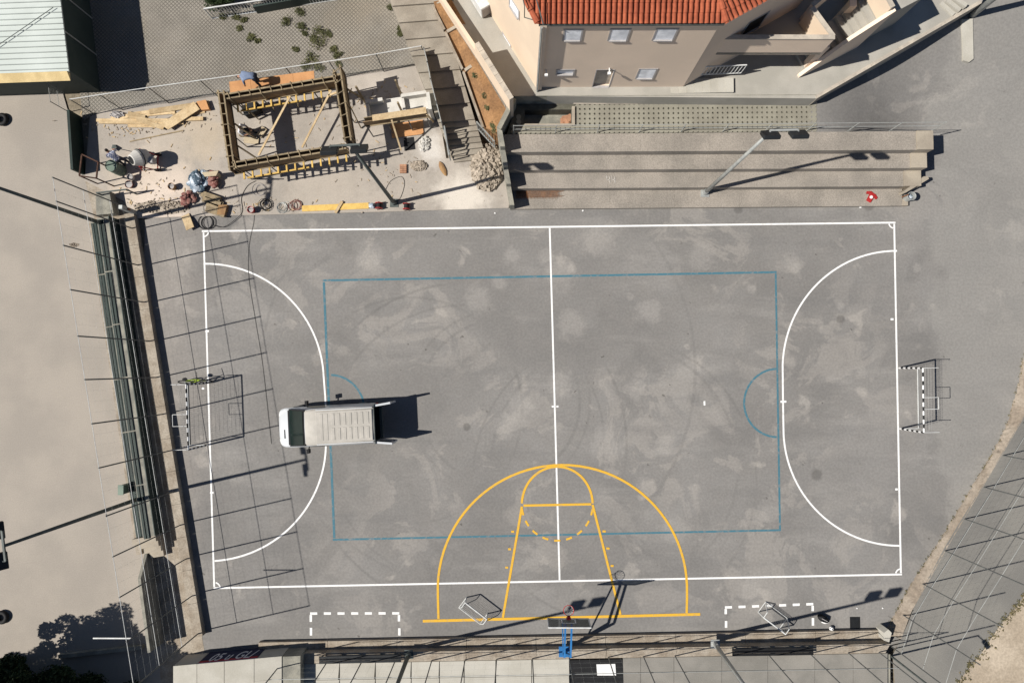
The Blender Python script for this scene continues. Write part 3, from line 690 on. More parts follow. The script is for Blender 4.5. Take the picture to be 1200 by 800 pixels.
wall_open('south_east_wall', SE, EE, TZ-.3, EZ-.02, [(2.0,2.9,5.4,6.6)], m_greyrender, house)
window(SE, EE, (2.0,2.9,5.4,6.6), house, mat=m_black, slats=False)
mb = MB(); mb.poly([(EE.x,EE.y,TZ),(NE.x,NE.y,TZ),(NE.x,NE.y,EZ),(EE.x,EE.y,EZ)]); mb.poly([(NE.x,NE.y,TZ),(NW.x,NW.y,TZ),(NW.x,NW.y,EZ),(NE.x,NE.y,EZ)]); mb.build('rear_wall', m_greyrender, house)
# pilaster at the south-west corner that throws the dark band, drain pipe, gutter, lamps
mb = MB(); mb.tube((SW.x+.06, FY-.2, TZ), (SW.x+.06, FY-.2, EZ-.1), .045, 8); mb.build('drain_pipe', m_galv, house)
mb = MB(); mb.bar((SW.x-.05, FY-.07, EZ-.1), (SE.x+.1, FY-.07, EZ-.1), .12, .1); mb.build('gutter', m_darkpole, house)
mb = MB(); mb.box((SW.x+.13, FY-.07, (TZ+EZ)/2-.05), (.26, .14, EZ-TZ-.12)); mb.build('corner_pilaster', m_greyrender, house)
for ux, z in ((P(640,82,4.4).x,zat(640,82,FY)),(P(714,80,4.6).x,zat(714,80,FY))):
    mb = MB(); mb.bar((ux,FY,z),(ux,FY-.18,z),.04,.04); mb.box((ux,FY-.22,z-.03),(.14,.1,.1)); mb.build('wall_lamp', m_white, house)
# roof: real tiles in courses
def tile_field(origin, along, up, width_fn, n_rows, col_w=.205, row_h=.36, r=.085):
    mb = MB(); nrm = along.cross(up).normalized()
    for j in range(n_rows):
        lo, hi = width_fn(j*row_h)
        c = math.ceil(lo/col_w)
        while c*col_w < hi:
            u = c*col_w
            for k in range(1):
                base = origin + along*u + up*(j*row_h)
                lift0, lift1 = .045, .012
                vs = []
                for t, lf in ((-.05, lift0), (row_h, lift1)):
                    for i in range(6):
                        a = math.pi*i/5; rr = r*(1.0 if t < 0 else .86)
                        vs.append(base + along*(math.cos(a)*rr) + up*t + nrm*(math.sin(a)*rr*.9+lf))
                mb.add(vs, [(i, i+1, 7+i, 6+i) for i in range(5)] + [(5,4,3,2,1,0)])
            c += 1
    return mb
pitch = R(19); upS = Vector((0, math.cos(pitch), math.sin(pitch))); O_ = Vector((SW.x-.1, FY-.07, EZ))
tanw = wd_.x/wd_.y; tane = -.42
Ls = SE.x+.15-O_.x
def wS(s):
    y = s*math.cos(pitch); return (tanw*y, Ls+tane*y)
roof = MB()
yt = 6.0
roof.poly([O_, O_+Vector((Ls,0,0)), O_+Vector((Ls+tane*yt,yt,yt*math.tan(pitch))), O_+Vector((tanw*yt,yt,yt*math.tan(pitch)))])
hip = O_+Vector((Ls,0,0)); hiptop = O_+Vector((Ls+tane*yt,yt,yt*math.tan(pitch))); eend = hip + Vector((ed.x,ed.y,0))*6; etop = hiptop + Vector((ed.x,ed.y,0))*6
roof.poly([hip, eend, etop, hiptop]); roof_o = roof.build('roof', m_tile, house, recalc=False)
tf = tile_field(O_+Vector((0,0,.01)), Vector((1,0,0)), upS, wS, 17).build('roof_tiles', m_tile, roof_o, recalc=False); tf['kind'] = 'stuff'
along = Vector((ed.x,ed.y,0)); upE = (hiptop-hip) - along*((hiptop-hip).dot(along)); Lu = upE.length; sh = (hiptop-hip).dot(along)/Lu; upE.normalize()
tf = tile_field(hip+Vector((0,0,.01)), along, upE, lambda s: (sh*s, 6+sh*s), 16).build('roof_tiles', m_tile, roof_o, recalc=False); tf['kind'] = 'stuff'
for a, b, nm in ((hip, hiptop, 'hip_tile'), (O_, O_+Vector((tanw*yt,yt,yt*math.tan(pitch))), 'verge_tile')):
    for i in range(15):
        p0, p1 = a.lerp(b, i/15), a.lerp(b, (i+1.12)/15); mb = MB(); mb.tube(p0+Vector((0,0,.05)), p1+Vector((0,0,.03)), .13, 10, r2=.10); mb.build(nm, m_tile, roof_o)
# aerial bracket and cables at the south-west eaves
ab = thing('aerial_bracket', 'bent dark steel cable bracket fixed to the west eaves of the house', 'bracket', (.5,FY+.4,8.6))
mb = MB(); mb.path([(.75,FY+.15,8.4),(.25,FY+.3,8.4),(.25,FY+.3,9.2),(.0,FY+1.4,9.2)], .02); mb.build('bracket_arm', m_darkpole, ab)
mb = MB(); mb.path([(.95,FY-.25,8.95),(.65,FY+.5,9.5),(.3,FY+1.7,9.6)], .025); mb.build('mast', m_darkpole, ab)
tag(MB().path([(.0,FY+1.4,9.2),(2.2,15.4,9.95),(9,17.5,11.0)], .012, 5).build('overhead_cable', m_black), 'thin black overhead cable crossing above the red tile roof', 'cable')
# outdoor unit in the alley and debris
au = thing('air_conditioner', 'grey metal outdoor air conditioner unit beside the west house wall', 'air conditioner', P(563,8,TZ))
q = P(566,10,TZ+.8); rzu = math.atan2(wd_.y, wd_.x)
mb = MB(); mb.box((0,0,.45),(1.1,.5,.8), rz=rzu); mb.build('casing', m_rail, au, local=True, bevel=.02)
mb = MB(); mb.box(tuple((Vector((0,0,.45))+Matrix.Rotation(rzu,3,'Z')@Vector((-.56,0,0)))), (.02,.42,.7), rz=rzu); mb.build('front_grille', m_frame, au, local=True)
for k in (-.35,.35):
    mb = MB(); mb.box(tuple(Matrix.Rotation(rzu,3,'Z')@Vector((k,0,.025))), (.12,.46,.05), rz=rzu); mb.build('foot', m_black, au, local=True)
# ---- balcony terrace on the east side
BZ = 5.0; PT = 6.2
bal = thing('balcony_terrace', 'raised balcony terrace with pale rendered parapet at the east end of the house', 'balcony', (11, 12.3, TZ))
c0 = Vector(P2(834,46,PT)); c1 = Vector(P2(978,46,PT)); c2 = Vector(P2(953,8,PT)); c3 = Vector(P2(1010,-40,PT)); c4 = Vector((c0.x, 20))
mb = MB(); mb.prism([c0[:], c1[:], c2[:], c3[:], c4[:]], BZ-.22, BZ); mb.build('balcony_slab', m_terrace, bal)
def par_wall(a, b, z0, z1, wd, nm, mat, par, cop=True):
    mb = MB(); mb.prism(wl_pts(a, b, -wd), z0, z1); o = mb.build(nm, mat, par)
    if cop:
        d = (Vector(b)-Vector(a)).normalized(); n = Vector((d.y,-d.x)); a_ = Vector(a)+n*.025; b_ = Vector(b)+n*.025
        mb = MB(); mb.prism(wl_pts(a_, b_, -wd-.05), z1+.001, z1+.05); mb.build('coping', m_coping, o)
    return o
par_wall(c0, c1, BZ-.23, PT, .14, 'south_parapet', m_greyrender, bal)
par_wall(c1+Vector((0,.145)), c2, BZ-.001, PT-.003, .14, 'east_parapet', m_cream, bal)
par_wall(c2, c3, BZ-.002, PT-.006, .14, 'inner_parapet', m_greyrender, bal)
for q in (P(955,66,TZ+1), P(985,20,TZ+1)):
    mb = MB(); mb.box((q.x,q.y,(TZ+BZ-.22)/2),(.3,.3,BZ-.22-TZ)); mb.build('pillar', m_greyrender, bal)
mb = MB(); mb.prism([(c0+Vector((.1,2.2)))[:], (c1+Vector((-.8,2.2)))[:], (c1+Vector((-.8,2.35)))[:], (c0+Vector((.1,2.35)))[:]], TZ, BZ-.221); mb.build('cellar_wall', m_greyrender, bal)
# ---- outside staircase with side walls
ss = thing('outside_staircase', 'outside staircase with sloping rendered side walls climbing beside the balcony', 'staircase', P(940,86,TZ))
S0 = Vector(P2(934,88,TZ)); S1 = Vector(P2(1048,9,5.9)); sd = (S1-S0).normalized(); sn = Vector((sd.y,-sd.x)); SL = (S1-S0).length
mb = MB(); f = .5
q0, q1, q2 = S0, S0.lerp(S1,.5), S1
mb.prism(wl_pts(q0, q1, .16), TZ-.05, [TZ+.15, 4.9, 4.9, TZ+.15]); mb.build('side_wall', m_greyrender, ss)
mb = MB(); mb.prism(wl_pts(q1+sd*.002, q2, .16), TZ-.05, [4.9, 5.9, 5.9, 4.9]); mb.build('side_wall', m_greyrender, ss)
for i in range(12):
    a = S0 + sd*(.35+i*.27); mb = MB(); mb.prism([(a-sn*.003)[:], (a+sd*.27-sn*.003)[:], (a+sd*.27-sn*1.25)[:], (a-sn*1.25)[:]], TZ-.05, TZ+.2*(i+1)); mb.build('step', m_terrace, ss)
a = S0 + sd*(.36+12*.27); mb = MB(); mb.prism([(a-sn*.003)[:], (S1+sd*2-sn*.003)[:], (S1+sd*2-sn*2.2)[:], (a-sn*2.2)[:]], TZ-.05, BZ+.02); mb.build('landing', m_terrace, ss)
par_wall(S1-sd*.1, S1-sd*.1-sn*1.0, BZ, 6.05, .14, 'landing_parapet', m_cream, ss)
# garden flight along the facade and its small white railing
gs = thing('yard_steps', 'flight of low pale steps rising along the house facade', 'steps', P(790,103,TZ))
for i in range(8):
    x0 = P(786,100,TZ).x + i*.36; y1 = 12.78 - 0
    mb = MB(); mb.prism([(x0, RY+.1), (x0+.357, RY+.1), (x0+.357, FY+.35 if x0 > SE.x else FY-.01), (x0, FY+.35 if x0 > SE.x else FY-.01)], TZ-.01, TZ+.018*(i+1)); mb.build('step', m_slab, gs)
yr = thing('light_well_railing', 'small white barred railing beside the yard steps at the house corner', 'railing', P(838,86,TZ))
ra, rb = P(818,88,TZ+.28), P(868,86,TZ+.28)
for i in range(13):
    q = ra.lerp(rb, i/12); mb = MB(); mb.tube(q, q+Vector((0,0,.85)), .016, 5); mb.build('bar', m_rail, yr)
for z in (.04,.86):
    mb = MB(); mb.bar(ra+Vector((0,0,z)), rb+Vector((0,0,z)), .05, .04); mb.build('rail', m_rail, yr)
ks_ = thing('end_steps', 'three low pale kerb steps at the far end of the house yard', 'steps', P(1112,10,TZ))
for i in range(3):
    a, b = P(1102+6*i,4-2*i,TZ), P(1117+6*i,18-4*i,TZ)
    mb = MB(); mb.bar(a+Vector((0,0,.03+.05*i)), b+Vector((0,0,.03+.05*i)), .18, .06+.1*i); mb.build('kerb_step', m_slab, ks_)

# ================================================================== stairway, planter and rubble between site and house
sw_ = thing('public_stairway', 'long stamped concrete stairway climbing between the building site and the planter', 'stairway', P(545,190))
def quad_px(a, b, c, d, z): return [P2(*a, z), P2(*b, z), P2(*c, z), P2(*d, z)]
Lx = lambda t: (532-(532-455)*t, 190-195*t); Rx = lambda t: (570-(570-512)*t, 186-195*t)
zc = .06; t0 = 0.0
steps = [.025]*2 + [.03]*5; lev = .06
t_ = 0.0
for i in range(7):
    lev += .135; a, b = t_, t_+.034
    z = lev; mb = MB(); mb.prism(quad_px(Lx(a), Rx(a), Rx(b), Lx(b), z), -.03, z); mb.build('step', m_stair, sw_); t_ = b
base_lev = lev
for i in range(10):
    a, b = t_, t_+.1; lev += .12
    mb = MB(); mb.prism(quad_px(Lx(a), Rx(a), Rx(b-.0012), Lx(b-.0012), lev), -.03, lev); mb.build('landing_slab', m_stair, sw_); t_ = b
pl = thing('soil_planter', 'narrow brown soil bed with low cross kerbs beside the cream garden wall', 'planter', P(570,120,1))
SZ = 2.15
mb = MB(); mb.prism([P2(508,2,SZ+.6), P2(528,-2,SZ+.6), P2(599,121,SZ), P2(585,156,SZ-.2), P2(569,150,SZ-.4), P2(541,75,SZ)], -.03, [SZ+.6,SZ+.6,SZ,SZ-.2,SZ-.4,SZ]); mb.build('soil_bed', m_soil, pl)
for a, b in (((512,4),(531,-2)),((524,38),(545,26)),((545,83),(567,68))):
    mb = MB(); mb.bar(P(a[0],a[1],SZ+.05+(80-a[1])*.006), P(b[0],b[1],SZ+.05+(80-b[1])*.006), .14, .16); mb.build('cross_kerb', m_tierend, pl)
for a, b in (((507,8),(521,36)),((522,39),(542,82)),((543,85),(566,150))):
    mb = MB(); mb.bar(P(a[0],a[1],SZ+.02+(80-a[1])*.006), P(b[0],b[1],SZ+.02+(80-b[1])*.006), .1, .3); mb.build('edge_kerb', m_kerb, pl)
def railing_panel(name, label, a, b, h, n, mat, z0):
    t = thing(name, label, 'railing', (a.x, a.y, z0))
    for zz in (0.02, h): 
        mb = MB(); mb.bar(a+Vector((0,0,zz)), b+Vector((0,0,zz)), .06, .05); mb.build('rail', mat, t)
    for i in range(n+1):
        q = a.lerp(b, i/n); mb = MB(); mb.tube(q, q+Vector((0,0,h)), .018 if 0 < i < n else .03, 6); mb.build('bar', mat, t)
railing_panel('stair_railing', 'galvanised steel hand railing on the right of the public stairway', P(560,151,1.0), P(580,173,.5), .95, 9, m_galv, .3)
railing_panel('stair_railing', 'pale steel hand railing on the left of the public stairway', P(528,188,.25), P(523,156,1.0), .95, 7, m_galv, .2)
# rubble
def heap(name, label, cat, cx, cy, rx, ry, n, s0, s1, mat, hz=.4, z=0.06):
    mb = MB()
    for i in range(n):
        a = random.uniform(0, 2*math.pi); r = math.sqrt(random.random()); q = P(cx+rx*r*math.cos(a), cy+ry*r*math.sin(a), z)
        s = random.uniform(s0, s1); top = hz*(1-r*r)
        rot = Euler((random.uniform(0,6),random.uniform(0,6),random.uniform(0,6))).to_matrix()
        mb.box((q.x, q.y, z+top*random.uniform(.6,1)+s*.25), (s, s*random.uniform(.5,1), s*random.uniform(.35,.8)), rot=rot)
    base = MB(); b_ = P(cx, cy, z); base.blob((b_.x,b_.y,z), (rx/11.5, ry/11.5, hz*2), 16, 8, .06); 
    o = tag(base.build(name, mat, origin=b_), label, cat)
    s_ = mb.build('stones', mat, o); s_['kind'] = 'stuff'
    return o
heap('rubble_heap', 'heap of pale broken concrete rubble beside the stepped parapet', 'rubble', 571, 196, 19, 27, 420, .07, .26, m_gravel, .35)
heap('rubble_heap', 'small flat heap of white broken plaster beside the annex pit', 'rubble', 497, 169, 6, 9, 90, .05, .16, m_lightgrey, .12)
heap('gravel_heap', 'low round heap of brown gravel on the site floor', 'gravel', 491, 194.5, 10, 6, 260, .03, .09, m_gravel, .2)

# ================================================================== TALL FENCES
def wire_net(name, quads, par, step=.3, r=.0017, mat=None):
    """quads: (a, b, z0, z1) upright panels"""
    mb = MB()
    for a, b, z0, z1 in quads:
        a, b = Vector(a), Vector(b); L_ = (b-a).length; n = max(1, int(L_/step)); k = int((z1-z0)/step)
        za, zb = Vector((0,0,z0)), Vector((0,0,z1))
        for i in range(1, n): q = a.lerp(b, i/n); mb.tube(q+za, q+zb, r, 3, cap=False)
        for j in range(1, k): zz = Vector((0,0,z0+(z1-z0)*j/k)); mb.tube(a+zz, b+zz, r, 3, cap=False)
    o = mb.build(name, mat or m_galv, par, recalc=False); o['kind'] = 'stuff'; return o
def fence(name, label, bases, z0, h, rails, rail_r=.03, post_r=.032, rail_mat=None, post_mat=None, net=True, step=.5, top_only=None):
    t = thing(name, label, 'fence', bases[0])
    for q in bases:
        mb = MB(); mb.tube((q.x,q.y,z0-.08),(q.x,q.y,z0+h),post_r,6); mb.build('post', post_mat or m_poste, t)
    for z in rails:
        for a, b in zip(bases[:-1], bases[1:]):
            mb = MB(); mb.tube((a.x,a.y,z0+z),(b.x,b.y,z0+z),rail_r,5); mb.build('rail', rail_mat or m_galv, t)
    if net: wire_net('wire_net', [((a.x,a.y,0),(b.x,b.y,0),z0+.1,z0+h) for a, b in zip(bases[:-1], bases[1:])], t, step)
    return t
fz = .34; fa, fb = P(158.5,262,.35), P(231,706,.35)
fd = (fb-fa).normalized(); fs = Vector((-abs(fd.y), 0, 0))*0 + Vector((ks.x, ks.y, 0))*.2
def on_left(px_, py_): # base post from its top in the photo
    q = P(px_, py_, 5.95); f = (q-Vector((fa.x,fa.y,5.95))).dot(fd); r = fa+fd*f+fs; return Vector((r.x, r.y, fz))
lf_bases = [on_left(*q) for q in ((60,208),(64.5,236),(73,287.5),(81,339.5),(89,394),(97,445),(104,497),(111,549),(121,605),(127.5,653),(139,700),(148,752),(158,805))]
lf = fence('tall_fence', 'tall steel post fence on the low kerb wall between court and west bleachers', lf_bases, fz, 5.6, (1.6,3.6,5.58), .013, .03, rail_mat=m_rail, step=.45)
# wire brace and banner return at the south-west corner
mb = MB(); a, b = lf_bases[-2], lf_bases[-1]; mb.bar((a.x,a.y,fz+5.2),(a.x-1.6,a.y,fz+5.2),.05,.05); mb.build('brace', m_rail, lf)
# fence on the bank, east
rbs = [P(x_, y_, .2) for x_, y_ in ((1046,758),(1058,720),(1080,683),(1105,644),(1128,607),(1151,570),(1173,533),(1196,495),(1216,458))]
fence('road_fence', 'tall steel post fence leaning over the road along the dirt bank', [Vector((q.x,q.y,.16)) for q in rbs], .16, 5.6, (.8,2.5,4.1), .011, .028, rail_mat=m_galv, step=.35)
# fence along the south steps
def sfp(x_): q = P(x_, south_y(x_)-1.5, .7); return Vector((q.x,q.y,.7))
sb = [sfp(x_) for x_ in (330,383,424,463,506,545,582,624,667,713,754,791,845,900,949,994,1030)]
fence('south_fence', 'steel post and wire fence standing on the concrete steps behind the basketball stand', sb, .69, 3.6, (1.75,3.58), .014, .027, step=.45)

# ================================================================== FLOODLIGHT MASTS
def floodlight(label, base, h, arm_dir, sides, face, mat, rot_head=.84):
    t = thing('floodlight_mast', label, 'floodlight', base, group='floodlight masts round the court')
    mb = MB(); mb.tube((0,0,-.03),(0,0,h),.105,10,r2=.06); mb.build('mast', mat, t, local=True, smooth=True)
    mb = MB(); mb.box((0,0,.012),(.42,.42,.025)); mb.tube((0,0,.02),(0,0,.35),.13,10); mb.build('base_plate', mat, t, local=True)
    ad = Vector(arm_dir).normalized(); fv = Vector(face).normalized()
    mb = MB(); mb.bar(ad*min(sides)+Vector((0,0,h)), ad*max(sides)+Vector((0,0,h)), .07, .07); mb.build('cross_arm', mat, t, local=True)
    for s_ in sides:
        c = ad*s_ + fv*.18 + Vector((0,0,h+.05)); z_ = Vector((0,0,1))
        sd_ = ad; up_ = (z_*math.cos(rot_head)-fv*math.sin(rot_head)).normalized(); fw = sd_.cross(up_)
        rot = Matrix((sd_, fw, up_)).transposed()
        mb = MB(); mb.box(c, (.62,.5,.16), rot=rot); hd = mb.build('lamp_head', m_lamp, t, local=True, bevel=.02)
        mb = MB(); mb.box(c-up_*.083, (.54,.42,.008), rot=rot); mb.build('lamp_glass', m_glass, hd, local=True)
        mb = MB(); mb.bar(ad*s_+Vector((0,0,h)), c+up_*.02, .05, .05); mb.build('lamp_bracket', mat, hd, local=True)
    return t
floodlight('galvanised floodlight mast standing on the lowest tier of the bleachers', P(826,226,.2), 9.0, (1,0.02,0), (-.08,.95), (0,-1,0), m_galv)
floodlight('dark floodlight mast beside the red cable drums on the building site', P(462,238,.06), 9.0, (1,.05,0), (-.75,.35), (0,-1,0), m_darkpole)
floodlight('dark floodlight mast rising behind the west bleachers near the green cabinet', P(166,583), 9.1, (-.15,1,0), (-.55,.55), (-1,0,0), m_darkpole)
floodlight('dark floodlight mast at the north end of the west bleachers', P(129,265), 9.1, (.1,1,0), (-.55,.55), (-1,0,0), m_darkpole)
floodlight('galvanised floodlight mast on the south steps by the dark bench', P(838,754,.7), 8.6, (1,.15,0), (-.45,.55), (0,1,0), m_galv)
floodlight('dark floodlight mast on the south steps beside the green bench', P(479,766,.7), 8.8, (1,.15,0), (-.45,.55), (0,1,0), m_darkpole)
# street lamp at the corner, pole by the yard
t = thing('street_lamp', 'slim dark street lamp with short arm at the corner of the south fence', 'street lamp', P(1044,768,.35))
mb = MB(); mb.tube((0,0,-.05),(0,0,4.7),.05,8,r2=.035); mb.build('pole', m_darkpole, t, local=True)
mb = MB(); mb.tube((0,0,4.68),(.25,-.3,4.75),.03,6); mb.build('arm', m_darkpole, t, local=True)
mb = MB(); mb.box((.33,-.42,4.74),(.2,.45,.1),rz=.6); mb.build('lamp_head', m_lamp, t, local=True, bevel=.02)
t = thing('utility_pole', 'grey steel utility pole beside the pale concrete block near the house yard', 'pole', P(1134,22,1.35))
mb = MB(); mb.tube((0,0,-.5),(0,0,7.5),.15,10,r2=.1); mb.build('pole_shaft', m_galv, t, local=True, smooth=True)
mb = MB(); mb.box((0,0,.05),(.5,.5,.12)); mb.build('pole_foot', m_oldconc, t, local=True)
rbp = []
for x_, y_ in ((1127,23),(1140,22),(1141,69),(1136,73),(1129,71)):
    z_ = 1.2
    for _ in range(6): q = P(x_, y_, z_); z_ = ramp(q.x, q.y)+.12
    rbp.append((q.x, q.y, z_))
mb = MB(); mb.prism([q[:2] for q in rbp], -.2, [q[2] for q in rbp])
tag(mb.build('ramp_block', m_slab, origin=P(1134,45,1.72)), 'narrow pale concrete ramp block lying on the road below the house yard', 'concrete block')

# ================================================================== GOALS
def striped(mb, a, b, r, n):
    a, b = Vector(a), Vector(b)
    for i in range(n): mb.tube(a.lerp(b,i/n), a.lerp(b,(i+1)/n), r, 4, m=i % 2)
def big_goal(name, label, A, B, back):
    """A,B post feet, back: unit vector behind the goal"""
    t = thing(name, label, 'goal', ((A.x+B.x)/2,(A.y+B.y)/2,0)); bk = Vector(back); up = Vector((0,0,2.0)); A = Vector((A.x,A.y,.0)); B = Vector((B.x,B.y,.0))
    for q in (A, B):
        mb = MB(); striped(mb, q, q+up, .042, 10); mb.build('post', [m_white, m_black], t)
        mb = MB(); mb.tube(q+up+Vector((0,0,.02)), q+up+bk*.72, .016, 6); mb.tube(q+up+bk*.72, q+up+bk*.78+Vector((0,0,-.12)), .014, 5); mb.build('net_support', m_rail, t)
        mb = MB(); mb.tube(q+bk*.04+Vector((0,0,.03)), q+bk*.9+Vector((0,0,.03)), .02, 5); mb.build('ground_bar', m_rail, t)
    mb = MB(); striped(mb, A+up, B+up, .042, 15); mb.build('crossbar', [m_white, m_black], t)
    mb = MB(); mb.tube(A+bk*.9+Vector((0,0,.03)), B+bk*.9+Vector((0,0,.03)), .028, 6); mb.build('back_bar', m_rail, t)
    c = A.lerp(B,.46); e = A.lerp(B,.64)
    mb = MB(); mb.path([c+up, c+up+bk*.7, e+up+bk*.7, e+up], .015, 5); mb.build('centre_support', m_rail, t)
    mb = MB(); n = 30; 
    tb = lambda f: A.lerp(B, f)
    for i in range(n+1):
        p = tb(i/n); mb.path([p+up, p+up+bk*.45+Vector((0,0,-.15)), p+bk*.55+Vector((0,0,.9)), p+bk*.85+Vector((0,0,.03))], .0035, 3)
    for prof in ((.15,1.95),(.3,1.9),(.45,1.85),(.47,1.65),(.49,1.45),(.51,1.25),(.53,1.05),(.56,.88),(.62,.7),(.68,.52),(.74,.35),(.8,.18)):
        mb.tube(A+bk*prof[0]+Vector((0,0,prof[1])), B+bk*prof[0]+Vector((0,0,prof[1])), .0035, 3)
    for q in (A, B):
        for j in range(9):
            z = .2+.2*j; mb.tube(q+Vector((0,0,z)), q+bk*(.83-.17*z)+Vector((0,0,z)), .0035, 3)
    o = mb.build('net', m_net, t, recalc=False); o['kind'] = 'stuff'
    return t
big_goal('goal_frame', 'black and white striped goal with its net on the east end of the court', P(1053.5,431), P(1054.5,502), (1,.02,0))
big_goal('goal_frame', 'black and white striped goal with a green bicycle leaning on it', P(241,449), P(243.5,521), (-1,-.02,0))
def mini_goal(label, loc, rz, tipped=0):
    t = thing('mini_goal', label, 'mini goal', loc, rz, 'small white training goals'); W, Hh, D = 1.3, .75, .62
    T = Matrix.Rotation(tipped, 3, 'X'); off = Vector((0,0,.02))
    def pt(x,y,z): return tuple(T @ Vector((x,y,z)) + off)
    for sx in (-1,1):
        mb = MB(); mb.tube(pt(sx*W/2,0,0),pt(sx*W/2,0,Hh),.03,6); mb.build('post', m_rail, t, local=True)
        mb = MB(); mb.path([pt(sx*W/2,0,Hh),pt(sx*W/2,-.3,Hh-.02),pt(sx*W/2,-D,0),pt(sx*W/2,0,0)],.02,5); mb.build('side_frame', m_rail, t, local=True)
    mb = MB(); mb.tube(pt(-W/2,0,Hh),pt(W/2,0,Hh),.034,6); mb.build('crossbar', m_rail, t, local=True)
    mb = MB(); mb.tube(pt(-W/2,-D,0),pt(W/2,-D,0),.022,5); mb.build('back_bar', m_rail, t, local=True)
    mb = MB()
    for i in range(19):
        x = -W/2+W*i/18; mb.path([pt(x,0,Hh),pt(x,-.3,Hh-.03),pt(x,-D,0)],.003,3)
    for f in range(1,10):
        y = -.3-(D-.3)*f/10; z = (Hh-.03)*(1-f/10); mb.tube(pt(-W/2,y,z),pt(W/2,y,z),.003,3)
        for sx in (-1,1): mb.tube(pt(sx*W/2,0,z),pt(sx*W/2,y,z),.003,3)
    o = mb.build('net', m_net, t, local=True, recalc=False); o['kind'] = 'stuff'
mini_goal('small white framed training goal between the yellow key and three-point line', P(559,709), R(-37))
mini_goal('small white training goal standing inside the dashed box beside the sports bag', P(901,726), R(143))

# ================================================================== BASKETBALL STAND
bs = thing('basketball_stand', 'blue steel basketball stand with clear backboard and red hoop behind the yellow baseline', 'basketball stand', P(661,763,.7))
F = P(661,763,.7); bb = P(666.5,729,3.35)
for dx in (-.14,.14):
    mb = MB(); mb.bar((F.x+dx*.3,F.y,.68),(F.x+dx+.03,F.y+.55,2.6),.09,.09); mb.bar((F.x+dx+.03,F.y+.55,2.6),(bb.x+dx,bb.y-.08,3.25),.08,.08); mb.build('mast_leg', m_bluesteel, bs)
mb = MB(); mb.bar((F.x-.1,F.y+.25,1.5),(bb.x-.25,bb.y-.08,2.95),.05,.05); mb.build('strut', m_bluesteel, bs)
mb = MB(); mb.box((F.x,F.y,.715),(.5,.5,.03)); mb.build('base_plate', m_bluesteel, bs)
n = N('clear_acrylic'); tr_ = n.n.new('ShaderNodeBsdfTransparent'); tr_.inputs[0].default_value = (.34,.36,.37,1); gl = n.n.new('ShaderNodeBsdfGlossy'); gl.inputs['Roughness'].default_value = .08
mx = n.n.new('ShaderNodeMixShader'); mx.inputs[0].default_value = .08; n.l.new(tr_.outputs[0], mx.inputs[1]); n.l.new(gl.outputs[0], mx.inputs[2]); n.l.new(mx.outputs[0], n.n['Material Output'].inputs['Surface']); m_acryl = n.mat
m_boardgrey = M('frosted_board', (0.36,0.37,0.38), None, 2, fine=.1, rough=.5)
mb = MB(); mb.box((bb.x,bb.y,3.42),(1.8,.03,1.05)); bdo = mb.build('backboard', m_acryl, bs)
for (c_, d_) in (((0,-.525-.0),(1.86,.05,.05)),((0,.525),(1.86,.05,.05)),((-.915,0),(.05,.05,1.0)),((.915,0),(.05,.05,1.0))):
    mb = MB(); mb.box((bb.x+c_[0],bb.y,3.42+c_[1]),d_); mb.build('board_frame', m_rail, bdo)
for (c_, d_) in (((0,-.22),(.6,.006,.05)),((0,.22),(.6,.006,.05)),((-.3,0),(.05,.006,.5)),((.3,0),(.05,.006,.5))):
    mb = MB(); mb.box((bb.x+c_[0],bb.y+.02,3.25+c_[1]),d_); mb.build('target_square', m_white, bdo)
hp = Vector((bb.x+.02,bb.y+.42,3.05))
mb = MB(); mb.torus(hp,.23,.014,n=24); mb.build('hoop', m_red, bs)
mb = MB(); mb.bar((hp.x,bb.y+.02,3.05),(hp.x,hp.y-.23,3.05),.14,.03); mb.box((hp.x,bb.y+.05,3.0),(.2,.06,.2)); mb.build('hoop_bracket', m_red, bs)
mb = MB()
for i in range(12):
    a = 2*math.pi*i/12
    for s_ in (-1,1):
        b = a+s_*.5; mb.path([hp+Vector((.23*math.cos(a),.23*math.sin(a),0)), hp+Vector((.16*math.cos(a+s_*.26),.16*math.sin(a+s_*.26),-.22)), hp+Vector((.14*math.cos(b),.14*math.sin(b),-.42))], .005, 3)
o = mb.build('hoop_net', m_white, bs, recalc=False); o['kind'] = 'stuff'

# ================================================================== VAN
van = thing('cargo_van', 'white cargo van with ribbed dusty roof and both rear doors open parked on the court', 'van', (0,0,0))
vr = P(438,497,1.95); vf = Vector((-.9985,-.055,0)); ang = math.atan2(vf.y, vf.x)
van.location = (vr.x, vr.y, 0); van.rotation_euler = (0,0,ang)       # local +x = forward, origin at the rear sill
sec = [ # x, zb, zbelt, ztop, hw bottom, hw belt, hw top
 (0.0,.42,1.15,1.93,.93,.95,.83),(.05,.36,1.15,1.96,.94,.965,.845),(1.2,.34,1.15,1.985,.945,.975,.855),(2.75,.34,1.14,1.975,.945,.975,.85),(3.25,.34,1.12,1.90,.945,.97,.82),
 (4.25,.34,1.04,1.13,.94,.955,.84),(4.5,.36,.98,1.04,.92,.935,.78),(4.72,.40,.84,.92,.86,.87,.68),(4.84,.44,.70,.78,.76,.77,.56),(4.90,.46,.62,.64,.66,.66,.5)]
def ring(s_):
    x, zb, zm, zt, b, m_, t_ = s_
    pts = [(-b*.96,zb),(-b,zb+.1),(-m_,zm),(-(m_*.35+t_*.65),zm+(zt-zm)*.62),(-t_,zt-.06),(-t_*.88,zt),(0,zt+.018),(t_*.88,zt),(t_,zt-.06),((m_*.35+t_*.65),zm+(zt-zm)*.62),(m_,zm),(b,zb+.1),(b*.96,zb)]
    return [(x,y,z) for y,z in pts]
mb = MB(); vs = []; K = 13
for s_ in sec: vs += ring(s_)
